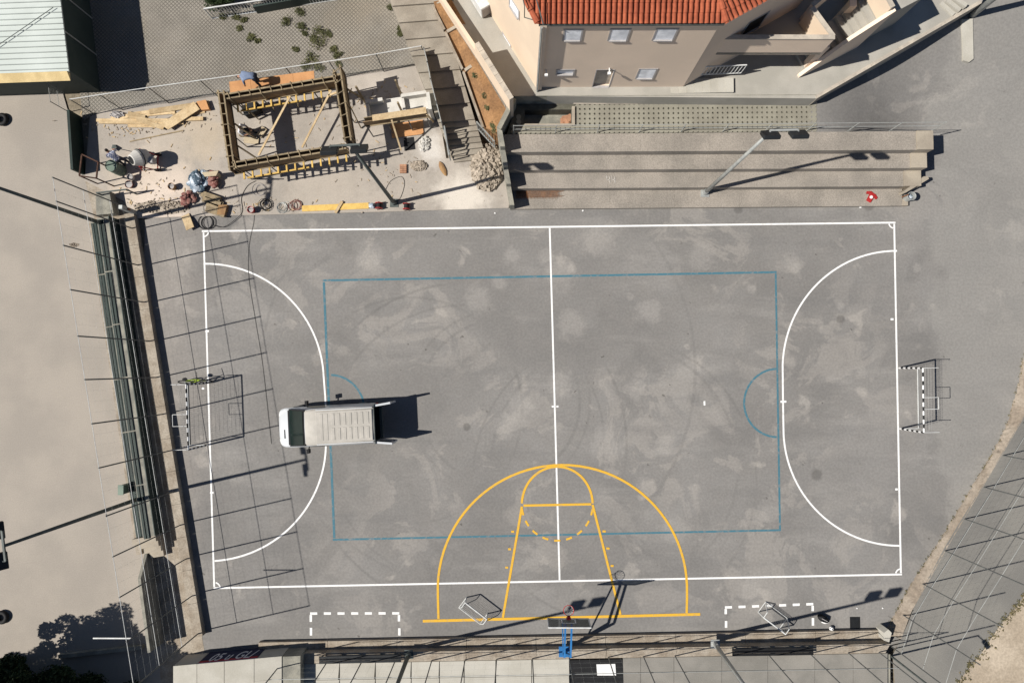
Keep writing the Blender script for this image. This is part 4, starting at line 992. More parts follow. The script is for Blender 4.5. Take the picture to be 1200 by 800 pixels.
mb.add(vs, [(i*K+j, i*K+j+1, (i+1)*K+j+1, (i+1)*K+j) for i in range(len(sec)-1) for j in range(K-1)] + [tuple((len(sec)-1)*K+j for j in range(K))] + [(i*K+K-1, i*K, (i+1)*K, (i+1)*K+K-1) for i in range(len(sec)-1)])
body = mb.build('body', [m_vanwhite, m_vanroof], van, local=True, smooth=True)
for p_ in body.data.polygons:
    if p_.center.z > 1.86 and p_.center.x < 3.3: p_.material_index = 1
# dusty roof panel and ribs
def roofz(x, y): 
    return 1.985+.018*(1-min(1,abs(y)/.75)) 
mb = MB(); mb.prism([(.06,-.72),(2.7,-.73),(2.7,.73),(.06,.72)], 1.94, 2.006); rp_ = mb.build('roof_panel', m_vanroof, van, local=True, bevel=.012)
for sgn in (-1,1):
    for i in range(7):
        x = .28+i*.27; mb = MB(); mb.box((x, sgn*.34, 2.012),(.15,.56,.022)); mb.build('roof_rib', m_vanroof, rp_, local=True, bevel=.008)
for i in range(2):
    mb = MB(); mb.box((2.2+.24*i,0,2.010),(.13,1.25,.018)); mb.build('roof_rib', m_vanroof, rp_, local=True, bevel=.007)
for sgn in (-1,1):
    mb = MB(); mb.bar((.05,sgn*.80,1.975),(2.7,sgn*.80,1.985),.035,.03); mb.build('roof_gutter', m_vanwhite, van, local=True)
# cargo bay
mb = MB(); mb.box((.9,0,.56),(1.78,1.66,.05)); mb.box((1.8,0,1.2),(.04,1.66,1.3))
bay = mb.build('cargo_bay', m_black, van, local=True)
mb = MB()
for (u0,u1,w0,w1) in ((-.93,-.78,.42,1.9),(.78,.93,.42,1.9),(-.779,.779,1.82,1.94),(-.779,.779,.42,.54)):
    mb.box((-.012,(u0+u1)/2,(w0+w1)/2),(.03,u1-u0,w1-w0))
mb.build('rear_frame', m_darkpole, van, local=True)
for sgn in (-1,1):
    dr = MB(); A = Vector((-.02,sgn*.86,0)); d_ = Vector((-.985,sgn*.12,0)).normalized(); n_v = Vector((-d_.y,d_.x,0))
    rot = Matrix((d_, n_v, Vector((0,0,1)))).transposed()
    dr.box(A+d_*.40+Vector((0,0,1.12)), (.78,.10,1.42), rot=rot); do = dr.build('rear_door', m_vanwhite, van, local=True, bevel=.015)
    w_ = MB(); w_.box(A+d_*.40+Vector((0,0,1.5)), (.56,.112,.45), rot=rot); w_.build('door_window', m_glass, do, local=True)
    w_ = MB(); w_.box(A+d_*.74+Vector((0,0,1.0)), (.07,.13,.12), rot=rot); w_.build('door_handle', m_black, do, local=True)
    w_ = MB(); w_.box((.02,sgn*.945,1.0),(.1,.03,.42)); w_.build('tail_light', m_red, van, local=True)
    # mirrors, lights, door glass
    w_ = MB(); w_.bar((3.28,sgn*.93,1.25),(3.3,sgn*1.08,1.3),.05,.05); w_.box((3.3,sgn*1.15,1.33),(.12,.2,.26)); w_.build('mirror', m_black, van, local=True, bevel=.01)
    w_ = MB(); w_.prism([(4.56,sgn*.6),(4.82,sgn*.55),(4.76,sgn*.78),(4.5,sgn*.88)],.72,[1.0,.84,.85,.97]); w_.build('headlight', m_rail, van, local=True)
    w_ = MB(); w_.add([(2.35,sgn*.985,1.18),(3.3,sgn*.978,1.16),(3.05,sgn*.915,1.66),(2.38,sgn*.915,1.68)],[(0,1,2,3)]); w_.build('side_window', m_glass, van, local=True)
    for x in (.85,3.95):
        w_ = MB(); rx_ = Matrix.Rotation(R(90),3,'X'); w_.lathe((x,sgn*.86,.32),[(.16,-.1),(.31,-.1),(.325,-.06),(.325,.06),(.31,.1),(.16,.1)],20,rot=rx_); wo = w_.build('wheel', m_black, van, local=True)
        w_ = MB(); w_.lathe((x,sgn*.875,.32),[(.02,-.09),(.19,-.1),(.19,.1),(.02,.09)],14,rot=rx_); w_.build('rim', m_galv, wo, local=True)
# windscreen
mb = MB(); wsn = [(3.34,-.78,1.835),(3.34,.78,1.835),(4.14,.84,1.215),(4.20,0,1.19),(4.14,-.84,1.215)]
mb.add([(x+.03,y,z+.035) for x,y,z in wsn]+[(x-.02,y,z-.03) for x,y,z in wsn], [(0,1,2,3,4),(9,8,7,6,5)]+[(i,(i+1)%5,5+(i+1)%5,5+i) for i in range(5)]); ws = mb.build('windscreen', m_glass, van, local=True)
mb = MB(); wb2 = [(3.26,-.84,1.885),(3.26,.84,1.885),(4.22,.90,1.15),(4.29,0,1.11),(4.22,-.90,1.15)]
mb.add([(x+.012,y,z+.02) for x,y,z in wb2]+[(x-.03,y,z-.04) for x,y,z in wb2], [(0,1,2,3,4),(9,8,7,6,5)]+[(i,(i+1)%5,5+(i+1)%5,5+i) for i in range(5)]); mb.build('windscreen_seal', m_black, ws, local=True)
for y in (-.3,.25):
    mb = MB(); mb.bar((4.13,y,1.275),(3.8,y+.4,1.535),.02,.012); mb.build('wiper', m_black, ws, local=True)
mb = MB(); mb.box((4.24,0,1.15),(.1,1.66,.05)); mb.build('cowl', m_black, van, local=True)
mb = MB(); mb.box((4.5,.3,1.055),(.05,.42,.03)); mb.build('bonnet_vent', m_black, van, local=True)
mb = MB(); mb.box((4.84,0,.5),(.08,1.35,.2)); mb.build('bumper', m_darkpole, van, local=True, bevel=.03)
mb = MB(); mb.box((-.06,0,.46),(.14,1.75,.12)); mb.build('rear_bumper', m_darkpole, van, local=True, bevel=.02)

# ================================================================== BICYCLE
bk = thing('bicycle', 'lime green bicycle leaning on the end of the striped goal', 'bicycle', (0,0,0))
q = P(233,449); bk.location = (q.x, q.y, 0); bk.rotation_euler = (R(-14),0,R(2))
m_lime = M('lime_paint', (0.30,0.42,0.03), None, 4, fine=.05, rough=.4)
rx_ = Matrix.Rotation(R(90),3,'X')
for x in (-.52,.52):
    mb = MB(); mb.torus((x,0,.34),.315,.026,rot=rx_,n=24); wo = mb.build('wheel', m_black, bk, local=True)
    mb = MB(); [mb.tube((x,0,.34),(x+.3*math.cos(a*math.pi/6),0,.34+.3*math.sin(a*math.pi/6)),.003,3) for a in range(12)]; mb.tube((x,-.04,.34),(x,.04,.34),.025,8); mb.build('spokes', m_galv, wo, local=True)
mb = MB(); mb.path([(-.10,0,.30),(-.22,0,.80)],.02); mb.path([(-.10,0,.30),(.38,0,.72)],.022); mb.path([(-.20,0,.74),(.36,0,.80)],.02); mb.path([(-.52,.03,.34),(-.10,0,.30)],.014); mb.path([(-.52,.03,.34),(-.2,0,.74)],.012); mb.path([(.36,0,.9),(.40,0,.66),(.52,0,.34)],.02); mb.build('frame', m_lime, bk, local=True)
mb = MB(); mb.path([(.36,0,.9),(.35,0,1.0)],.016); mb.path([(.33,-.32,1.02),(.37,0,1.0),(.33,.32,1.02)],.015); mb.build('handlebar', m_black, bk, local=True)
mb = MB(); mb.tube((-.22,0,.78),(-.235,0,.92),.014); mb.blob((-.25,0,.95),(.27,.16,.07)); mb.build('saddle', m_black, bk, local=True)
mb = MB(); mb.torus((-.10,.05,.30),.09,.008,rot=rx_,n=16); mb.path([(-.1,.05,.3),(-.02,.06,.16),(-.02,.14,.16)],.01,4); mb.path([(-.1,-.05,.3),(-.18,-.06,.44),(-.18,-.14,.44)],.01,4); mb.build('crank', m_darkpole, bk, local=True)

# ================================================================== NORTH-WEST BUILDING
nwb = thing('metal_shed', 'low building with white ribbed sheet roof and dark green side wall', 'building', P(119,108))
BH = 2.62
e0, e1 = Vector(P2(119,108)), Vector(P2(101,-40)); ed_ = (e1-e0).normalized(); sd2 = (Vector(P2(48,110.5))-e0).normalized()
e2 = e0 + sd2*12; e3 = e1 + ed_*6 + sd2*12; e1b = e1 + ed_*6
mb = MB(); mb.prism([e0[:], e1b[:], e3[:], e2[:]], -.02, BH); mb.build('wall', m_darkgreen, nwb)
for i in range(1,6):
    a = e0 + ed_*(1.9*i) + Vector((.012,0)); mb = MB(); mb.box((a.x,a.y,BH/2),(.05,.06,BH-.1)); mb.build('wall_seam', m_galv, nwb)
ov = .12; r0, r1, r2, r3 = e0 - ed_*.1 + Vector((.1,0)), e1b + Vector((.1,0)), e3, e2 - ed_*.1
mb = MB(); mb.prism([r0[:], r1[:], r3[:] if False else r2[:], r3[:]], BH+.002, [BH+.08]*4); rf = mb.build('roof', m_metalroof, nwb)
for i in range(36):
    a = r0 + ed_*(.12+.27*i); b = a + sd2*11.9; mb = MB(); mb.bar((a.x,a.y,BH+.1),(b.x,b.y,BH+.1),.035,.045); mb.build('roof_rib', m_rib, rf)
m_fascia = M('yellow_fascia', (0.62,0.48,0.25), (0.50,0.38,0.19), 1.5, fine=.2)
f0 = e0 - ed_*.1; f1 = f0 + sd2*12
mb = MB(); mb.add([(f0.x,f0.y,BH+.07),(f1.x,f1.y,BH+.07),(f1.x-ed_.x*.38,f1.y-ed_.y*.38,BH-.12),(f0.x-ed_.x*.38,f0.y-ed_.y*.38,BH-.12),(f0.x,f0.y,BH-.16),(f1.x,f1.y,BH-.16)],[(0,1,2,3),(3,2,5,4),(0,3,4),(1,5,2)]); mb.build('fascia', m_fascia, nwb)
tag(MB().tube((r0.x+sd2.x*.3+ed_.x*3,r0.y+ed_.y*3,BH+.2),(r0.x+sd2.x*4,r0.y+sd2.y*4+.8,BH+.2),.018,5).build('roof_cable', m_darkpole), 'dark cable lying diagonally across the white sheet roof', 'cable')
k0, k1 = Vector(P2(78,98)), Vector(P2(0,104)); kd_ = (k1-k0)
mb = MB(); mb.prism([P2(74,91), P2(73,100), P2(-60,109), P2(-60,98)], -.02, .12); tag(mb.build('shed_plinth', m_oldconc, origin=P(74,96)), 'grey concrete strip at the foot of the white roofed shed', 'plinth')
# mesh fence corner of the beige court
fb1 = [P(-25,96), P(10,94), P(42,91), P(73,85), P(77,108), P(80,131)]
fence('court_fence', 'low wire mesh fence corner beside the white roofed shed', fb1, 0, 1.35, (.7,1.33), .014, .022, step=.12)
mb = MB(); mb.prism([P2(92.5,137), P2(95.5,137), P2(100,205), P2(97,205)], -.02, .95); tag(mb.build('green_board_wall', m_greenpaint, origin=P(95,170)), 'low dark green board wall between beige court and building site', 'wall')
# fence between site and paver yard
fb2 = [P(111,134,.06), P(144,129,.06), P(198,121,.06), P(255,113,.06), P(305,106,.06), P(350,99,.06), P(398,92,.06), P(450,84,.06), P(500,75,.06)]
fence('site_fence', 'two metre wire mesh fence with pale top rail behind the formwork', fb2, .06, 1.95, (1.94,), .02, .024, rail_mat=m_rail, step=.13)
# hoarding beside the stairway
hd = thing('site_hoarding', 'row of grey sheet metal hoarding panels between the building site and the stairway', 'hoarding', P(505,90,.06))
hpts = [(503,78),(508,98),(512,118),(518,142),(523,162),(527,180)]
hts = [2.0,2.45,2.6,2.3,1.3]
for i in range(5):
    a, b = P(*hpts[i],.06), P(*hpts[i+1],.06); b = a.lerp(b,.985)
    mb = MB(); mb.bar(a+Vector((0,0,hts[i]/2)), b+Vector((0,0,hts[i]/2)), .035, hts[i]); mb.build('panel', m_galv, hd)
    mb = MB(); mb.tube(a+Vector((0,0,-.02)), a+Vector((0,0,hts[i]+.05)), .03, 6); mb.build('post', m_poste, hd)
# white railing, hedge and dark panel at the top of the yard
railing_panel('white_railing', 'white barred railing with dark hedge behind at the top of the paver yard', P(249,22,.08), P(395,0,.08), .95, 44, m_rail, .08)
mb = MB(); mb.prism([P2(302,16.5,.08), P2(402,-2,.08), P2(402,-5,.08), P2(302,13.5,.08)], .05, .72); tag(mb.build('dark_board', m_darkgreen, origin=P(350,7,.08)), 'dark green board standing along the foot of the white railing', 'board')

# ================================================================== FORMWORK
fw = thing('formwork', 'rectangular timber beam formwork on props at the centre of the building site', 'formwork', P(330,150,.06))
FZ0, FZ1 = 1.85, 2.5
def fbeam(a1, b1, a2, b2, tie=.5, joists=0, jdir=None, mat=m_formply):
    A1, B1, A2, B2 = P(*a1,FZ1), P(*b1,FZ1), P(*a2,FZ1), P(*b2,FZ1); L_ = (B1-A1).length
    zc = Vector((0,0,(FZ0-FZ1)/2))
    for A, B in ((A1,B1),(A2,B2)):
        n = max(1,int(L_/2.2))
        for i in range(n):
            p, r_ = A.lerp(B,i/n), A.lerp(B,(i+.995)/n); mb = MB(); mb.bar(p+zc, r_+zc, .03, FZ1-FZ0); mb.build('side_board', mat, fw)
        mb = MB(); mb.bar(A+Vector((0,0,.02)), B+Vector((0,0,.02)), .07, .05); mb.build('top_batten', m_oldwood, fw)
    mb = MB(); mb.bar((A1+A2)/2+Vector((0,0,FZ0-FZ1-.02)), (B1+B2)/2+Vector((0,0,FZ0-FZ1-.02)), (A1-A2).length+.1, .03); mb.build('bottom_board', m_oldwood, fw)
    n = int(L_/tie)
    for i in range(n+1):
        p, r_ = A1.lerp(B1,(i+.3)/(n+.6)), A2.lerp(B2,(i+.3)/(n+.6)); d = (r_-p).normalized()
        mb = MB(); mb.bar(p-d*.05+Vector((0,0,.06)), r_+d*.05+Vector((0,0,.06)), .035, .03); mb.build('tie', m_oldwood, fw)
        for s_, e_ in ((p,-d),(r_,d)):
            if i % 3 == 0:
                mb = MB(); mb.bar(s_+e_*.05+Vector((0,0,.1)), s_+e_*.05+Vector((0,0,FZ0-FZ1-.05)), .05, .05); mb.build('stud', m_oldwood, fw)
    m_ = max(2, int(L_/1.3))
    for i in range(m_+1):
        c = ((A1+A2)/2).lerp((B1+B2)/2,(i+.15)/(m_+.3)); mb = MB(); mb.tube((c.x,c.y,.06),(c.x,c.y,FZ0-.04),.03,6); mb.build('prop', m_poste, fw)
        mb = MB(); mb.bar((c.x,c.y,.08),(c.x+.35,c.y-.25,1.2),.03,.05); mb.build('prop_brace', m_oldwood, fw)
    if joists:
        jd = Vector(jdir)
        for i in range(joists):
            c = A2.lerp(B2,(i+.5)/joists); c.z = FZ0-.07
            mb = MB(); mb.bar(c-jd*.25, c+jd*.38, .07, .08); mb.build('joist', m_yellowwood, fw)
        a = A2.lerp(B2,.06)+jd*.32; b = A2.lerp(B2,.62)+jd*.32; a.z = b.z = FZ0-.14
        mb = MB(); mb.bar(a, b, .07, .07); mb.build('ledger', m_yellowwood, fw)
fbeam((264,111),(394,89.5),(266,116),(396,94.5), joists=13, jdir=(.1,-1,0))
fbeam((272,191),(404,169),(273.5,196.5),(406,174), joists=13, jdir=(.1,-1,0))
fbeam((255.5,106),(269.5,200),(262,106),(275,199))
fbeam((391,82),(404.5,166),(398,76),(411.5,165), mat=m_oldwood)
for a, b in (((340,113),(303,182)),((388,106),(354,173)),((396,108),(385,112))):
    mb = MB(); mb.bar(P(*a,2.3), P(*b,2.3), .09, .05); mb.build('brace', m_wood, fw)
for a, b in (((275,145),(300,163)),((277,170),(300,185)),((278,118),(303,140)),((408,120),(423,150)),((408,105),(424,115))):
    mb = MB(); mb.bar(P(*a,1.9), P(*b,.1), .05, .08); mb.build('raking_brace', m_oldwood, fw)
# working platform of orange ply on trestles
wp = thing('work_platform', 'orange plywood working platform on trestles along the north side of the formwork', 'platform', P(318,100,.06))
for i in range(4):
    f0_, f1_ = i/4, (i+.99)/4; a, b = Vector((268.5,96,0)), Vector((368,83,0)); c, d = Vector((270,112,0)), Vector((369,97,0))
    q = [a.lerp(b,f0_), a.lerp(b,f1_), c.lerp(d,f1_), c.lerp(d,f0_)]
    mb = MB(); mb.prism([P2(v.x,v.y,1.45) for v in q], 1.41, 1.45); mb.build('ply_sheet', m_orangeply, wp)
    m0 = (q[0]+q[2])/2
    for dy in (-4,4):
        p_ = P(m0.x,m0.y+dy,1.4); mb = MB(); mb.bar((p_.x-.2,p_.y,.06),(p_.x,p_.y,1.41),.05,.05); mb.bar((p_.x+.2,p_.y,.06),(p_.x,p_.y,1.408),.05,.05); mb.build('trestle', m_oldwood, wp)
# annex: block base, front beam, props, posts
ax = thing('annex_frame', 'small plastered annex with timber front beam beside the stairway hoarding', 'annex', P(465,130,.06))
mb = MB(); mb.prism([P2(429,120,.75), P2(500,109,.75), P2(503,127,.75), P2(431,138,.75)], 0, .75); mb.build('base_slab', m_lightgrey, ax)
for (a, b, h, w_) in (((428,119),(448,116),1.15,.16),((470,112),(501,107.5),1.15,.16),((471,112),(474,131),1.0,.14),((501,108),(504,128),1.5,.16),((430,120),(432,137),1.1,.14)):
    p, r_ = P(*a,h), P(*b,h); mb = MB(); mb.bar(p+Vector((0,0,-h/2)), r_+Vector((0,0,-h/2)), w_, h-.02); mb.build('block_wall', m_lightgrey, ax)
bz = 2.15
A, B = P(426,138,bz), P(499,127,bz); A2, B2 = P(425,143,bz), P(500,132,bz)
for a, b, mt in ((A,B,m_oldwood),(A2,B2,m_formply)):
    mb = MB(); mb.bar(a+Vector((0,0,-.25)), b+Vector((0,0,-.25)), .04, .5); mb.build('side_board', mt, ax)
mb = MB(); mb.bar((A+A2)/2+(B-A)*.15+Vector((0,0,.03)), (B+B2)/2+Vector((0,0,.03)), .3, .03); mb.build('cover_board', m_wood, ax)
mb = MB(); mb.bar((A+A2)/2+Vector((0,0,-.5)), (B+B2)/2+Vector((0,0,-.5)), .34, .03); mb.build('bottom_board', m_oldwood, ax)
for f in (.02,.35,.68,.98):
    q = A2.lerp(B2,f); mb = MB(); mb.tube((q.x,q.y,.06),(q.x,q.y,bz-.52),.03,6); mb.build('prop', m_poste, ax)
for a, b in (((459,141),(470,176)),((500,134),(508,143))):
    mb = MB(); mb.bar(P(*a,2.0), P(*b,.3), .08, .05); mb.build('raking_prop', m_wood, ax)
for x_, y_, h in ((426,117,2.3),(470,110,2.3),(471,131,1.9)):
    q = P(x_,y_,.7); mb = MB(); mb.bar((q.x,q.y,.06),(q.x,q.y,h),.08,.08); mb.build('upright', m_oldwood, ax)
t = thing('foundation_pit', 'dark square foundation pit framed by orange shuttering boards', 'pit', P(480,160,.06))
mb = MB(); mb.prism([P2(473,162,.066), P2(485,160.5,.066), P2(487,175,.066), P2(474,177,.066)], .061, .066); mb.build('pit_mouth', m_black, t)
for (a, b) in (((458,150),(478,147)),((478,147),(496,144.5)),((459,158),(496,153))):
    mb = MB(); mb.bar(P(*a,.12), P(*b,.12), .36, .03); mb.build('shuttering_board', m_orangeply, t)

# ================================================================== LOOSE SITE THINGS
def plank(label, a, b, wd, th, z, mat, name='timber_plank', cat='plank', group='loose timber beside the site fence', za=None):
    p, q = P(*a, z), P(*b, za if za is not None else z); mb = MB(); mb.bar(p, q, wd, th)
    return tag(mb.build(name, mat, origin=p), label, cat, group)
LP = 'loose pale timber plank in the pile along the site fence'
rng = random.Random(3)
for (a, b) in (((113,141),(198,141)),((116,143),(185,144)),((130,138),(205,131)),((150,137),(196,143)),((152,134),(230,124)),((175,131),(245,121)),((168,145),(215,143)),((150,147),(196,147)),((160,140),(192,150)),((205,140),(238,139)),((214,134),(240,130)),((150,133),(170,138))):
    plank(LP, a, b, rng.uniform(.12,.26), .04, .09+rng.uniform(0,.12), m_wood)
plank('long yellow timber plank lying along the edge of the site floor', (354,244.5), (432,241), .3, .04, .085, m_yellowwood, group='planks at the site edge')
plank('short timber offcut crossing the long yellow plank', (393,249.5), (401,236), .14, .05, .14, m_wood, group='planks at the site edge')
plank('thin straight timber batten lying on bare site floor near the plank pile', (152,166), (215,153), .05, .04, .085, m_oldwood)
plank('board leaning off the site edge beside the black hose coil', (217,252), (223,268), .42, .03, .1, m_wood, name='leaning_board', cat='board', group='boards at the site edge', za=.25)
mb = MB(); mb.prism([P2(188,146,.32), P2(227,119,.32), P2(234,128,.32), P2(197,152,.32)], .28, .32); tag(mb.build('plywood_sheet', m_wood, origin=P(210,136,.06)), 'wide tan plywood sheet lying slanted on the plank pile', 'plywood')
mb = MB(); mb.prism([P2(230,119,.3), P2(241,117,.3), P2(245,128,.3), P2(236,129,.3)], .1, .3); tag(mb.build('plywood_offcut', m_orangeply, origin=P(238,123,.06)), 'square plywood offcut beside the wide tan sheet', 'plywood')
heap('rubble_heap', 'low heap of dark sweepings at the fence end of the plank pile', 'rubble', 138, 135, 8, 3.5, 90, .04, .14, m_frame, .12)
heap('cement_spill', 'pale scatter of broken plaster below the mixer', 'rubble', 190, 243, 34, 8, 190, .03, .1, m_gravel, .05)
mb = MB(); mbw = MB(); rr_ = random.Random(11)
for i in range(420):
    zone = rr_.choice(((150,150,45,12),(180,225,40,25),(330,150,60,35),(440,115,45,15),(300,240,90,8),(450,200,50,30),(210,140,40,10)))
    q = P(zone[0]+rr_.gauss(0,.6)*zone[2], zone[1]+rr_.gauss(0,.6)*zone[3], .07)
    if not (q.y > 7.7 and q.x < -3.2): continue
    (mb if i % 3 else mbw).box((q.x,q.y,.075),(rr_.uniform(.03,.22),rr_.uniform(.02,.06),.025),rz=rr_.uniform(0,3.1))
tag(mb.build('concrete_crumbs', m_gravel), 'scattered small concrete crumbs and chips over the building site floor', 'debris', kind='stuff'); tag(mbw.build('wood_scraps', m_wood), 'scattered small wood scraps over the building site floor', 'debris', kind='stuff')
# cement mixer
cm = thing('cement_mixer', 'orange-red framed cement mixer with pale tilted drum', 'cement mixer', P(178,192,.06))
rt = Euler((R(30),R(-38),0)).to_matrix()
mb = MB(); mb.lathe((-.1,.02,.95),[(.05,-.45),(.30,-.42),(.40,-.12),(.40,.10),(.26,.42),(.22,.45),(.20,.44),(.22,.40),(.05,.3)],18,rot=rt); dm = mb.build('drum', m_lightgrey, cm, local=True, smooth=False)
mb = MB(); mb.torus(tuple(Vector((-.1,.02,.95))+rt@Vector((0,0,-.02))),.41,.025,rot=rt,n=20); mb.build('drum_ring', m_black, dm, local=True)
mb = MB(); mb.lathe(tuple(Vector((-.1,.02,.95))+rt@Vector((0,0,.455))),[(.01,0),(.2,0),(.2,.004),(.01,.004)],16,rot=rt); mb.build('drum_mouth', m_black, dm, local=True)
mb = MB(); mb.path([(-.45,-.35,.05),(-.1,-.42,.95),(.35,-.35,.05)],.03); mb.path([(-.45,.38,.05),(-.1,.45,.95),(.35,.38,.05)],.03); mb.path([(-.45,-.35,.1),(-.45,.38,.1)],.03); mb.path([(.35,-.35,.1),(.35,.38,.1)],.03); mb.build('stand', m_red, cm, local=True)
mb = MB(); mb.box((.38,-.05,.72),(.3,.3,.36)); mb.build('motor', m_frame, cm, local=True, bevel=.03)
for y in (-.38,.42):
    mb = MB(); mb.torus((.4,y,.17),.13,.04,rot=rx_,n=16); mb.build('wheel', m_black, cm, local=True)
mb = MB(); mb.torus((-.1,-.52,.95),.19,.015,rot=rx_,n=16); mb.build('tilt_wheel', m_black, cm, local=True)
def bucket(name, label, cat, loc, r, h, mat, inner=None, group=None):
    t = thing(name, label, cat, loc, group=group)
    mb = MB(); mb.lathe((0,0,0),[(r*.8,0),(r,h),(r*.93,h),(r*.75,.03)],16); mb.build('shell', mat, t, local=True, smooth=False)
    mb = MB(); mb.lathe((0,0,h*.72),[(.01,0),(r*.9,0),(r*.9,.01),(.01,.01)],14); mb.build('contents', inner or m_frame, t, local=True)
    mb = MB(); mb.path([(r*math.cos(a*math.pi/8),.02,h+r*.55*math.sin(a*math.pi/8)) for a in range(9)],.008,4); mb.build('handle', m_galv, t, local=True)
def drum(label, loc, r, h, mat):
    t = thing('oil_drum', label, 'drum', loc)
    mb = MB(); mb.lathe((0,0,0),[(r,0),(r,h*.3),(r*1.03,h*.32),(r,h*.34),(r,h*.64),(r*1.03,h*.66),(r,h*.68),(r,h),(r*.95,h),(r*.94,h-.025),(.01,h-.025)],20); mb.build('shell', mat, t, local=True)
    mb = MB(); mb.tube((r*.5,0,h-.03),(r*.5,0,h+.005),.04,8); mb.build('bung', m_darkpole, t, local=True)
drum('olive green steel drum beside the worker at the cement mixer', P(142,200,.06), .29, .88, m_palegreen)
bucket('bucket', 'grey plastic bucket below the green drum', 'bucket', P(156,209,.06), .16, .3, m_frame)
bucket('bucket', 'reddish mortar tub lying in front of the grey bucket', 'bucket', P(153,217,.06), .2, .18, m_sack)
bucket('bucket', 'brown bucket standing alone on the pale scattered plaster', 'bucket', P(204,220,.06), .17, .32, m_mudboard)
bucket('bucket', 'red bucket beside the cable tangle at the site edge', 'bucket', P(296,247,.06), .17, .3, m_red)
# sheeting heap, sacks, pallet, cardboard
def lumps(name, label, cat, cx, cy, rx, ry, n, mat, sz, hz, part=None):
    t = thing(name, label, cat, P(cx,cy,.06))
    for i in range(n):
        a = rng.uniform(0,6.28); r = math.sqrt(rng.random())*.8; q = P(cx+rx*r*math.cos(a), cy+ry*r*math.sin(a), .06); s = sz*rng.uniform(.7,1.2)
        mb = MB(); mb.blob((q.x,q.y,.06+hz*(1-r)+s*.2),(s,s*rng.uniform(.6,.9),s*.45),9,6,.16,rz=rng.uniform(0,3)); mb.build(part or name, mat if (name != 'sheeting_heap' or i % 3) else m_bluetarp, t)
    return t
lumps('sheeting_heap', 'crumpled heap of white and blue-grey plastic sheeting beside the sacks', 'sheeting', 236, 212, 13, 13, 24, m_plastic, .48, .45, 'crumpled_sheet')
lumps('sack_pile', 'pile of small dusty red sacks in front of the plastic sheeting', 'sacks', 221, 234, 10, 10, 26, m_sack, .28, .3, 'sack')
lumps('cloth_heap', 'dark red and black cloth bundle beside the plastic sheeting', 'bundle', 254, 212, 7, 9, 6, m_sack, .5, .35, 'bundle')
t = thing('board_stack', 'stack of weathered brown boards in front of the plastic sheeting', 'boards', P(252,238,.06))
for i in range(12):
    z = .12+.07*(i//4); a = P(237+(i%4)*2+rng.uniform(-2,2),227+(i%4)*6,z); b = P(258+(i%4)*2+rng.uniform(-2,2),234+(i%4)*6,z); mb = MB(); mb.bar(a,b,.26,.05); mb.build('board', m_oldwood, t)
mb = MB(); mb.prism([P2(236,202,.75), P2(256,200,.75), P2(253,206,.75), P2(240,207,.75)], .71, .75); mb.prism([P2(239,203,.7), P2(253,201,.7), P2(252,205,.7), P2(241,206,.7)], .06, .705); tag(mb.build('cardboard_box', m_card, origin=P(246,204,.06)), 'flattened cardboard box lying over the plastic sheeting', 'box')
mb = MB(); mb.prism([P2(256,240,.3), P2(266,240,.3), P2(263,252,.3), P2(254,251,.3)], .06, .3); tag(mb.build('wooden_crate', m_mudboard, origin=P(260,246,.06)), 'small orange-brown wooden crate at the end of the board stack', 'crate')
# cables, hoses, coils
def coil(label, c, r, n, th, mat, z=.075, squash=1.0):
    t = MB()
    for i in range(n): q = P(c[0]+rng.uniform(-4,4)*(i>0), c[1]+rng.uniform(-1.5,1.5)*(i>0), z+.012*i); t.torus(q, r*rng.uniform(.8,1.1), th, n=20, k=5)
    tag(t.build('hose_coil', mat, origin=P(*c,z)), label, 'hose')
coil('black rubber hose coil at the corner of the painted touchline', (243,261), .36, 3, .015, m_black, .02)
coil('grey cable coil near the formwork prop', (306,222), .3, 3, .01, m_frame)
coil('dark tangled cable beside the red bucket', (311,240), .28, 6, .012, m_black)
coil('pale wire coil beside the dark cable tangle', (331,243), .26, 5, .01, m_galv)
coil('reddish cable coil next to the pale wire coil', (346,240), .24, 5, .014, m_sack)
def cable(label, pts, r, mat, z=.075):
    q = [P(*p, z) for p in pts]; c = []
    for i in range(len(q)-1):
        p0, p1, p2, p3 = q[max(0,i-1)], q[i], q[i+1], q[min(len(q)-1,i+2)]
        for k in range(6):
            u = k/6; c.append(.5*((2*p1)+(-p0+p2)*u+(2*p0-5*p1+4*p2-p3)*u*u+(-p0+3*p1-3*p2+p3)*u**3))
    c.append(q[-1]); tag(MB().path(c, r, 5).build('cable', mat, origin=q[0]), label, 'cable')
cable('black cable running from the hose coil to the grey cable coil', [(250,264),(262,266),(275,258),(284,248),(283,232),(290,218),(300,212)], .014, m_black)
cable('thin dark cable hanging over the touchline below the red bucket', [(298,250),(297,262),(293,280),(291,300),(292,330),(300,380),(308,430),(318,520)], .008, m_black, .02)
cable('thin cable looping round the dark floodlight mast', [(452,222),(458,212),(470,207),(474,215),(470,230),(464,238)], .01, m_black)
def reel(label, c, mat):
    t = thing('cable_drum', label, 'cable drum', P(*c,.06)); r_ = Matrix.Rotation(R(90),3,'X')
    for y in (-.13,.13):
        mb = MB(); mb.lathe((0,y,.19),[(.02,-.012),(.19,-.012),(.19,.012),(.02,.012)],16,rot=r_); mb.build('flange', mat, t, local=True)
    mb = MB(); mb.lathe((0,0,.19),[(.02,-.11),(.13,-.11),(.13,.11),(.02,.11)],14,rot=r_); mb.build('winding', m_black, t, local=True)
    mb = MB(); mb.path([(-.12,-.17,.01),(0,-.17,.36),(.12,-.17,.01)],.012,4); mb.path([(-.12,.17,.01),(0,.17,.36),(.12,.17,.01)],.012,4); mb.build('stand', m_darkpole, t, local=True)
reel('red cable drum at the foot of the dark floodlight mast', (445,242), m_red)
reel('red cable drum standing apart on the site edge', (477,243), m_red)
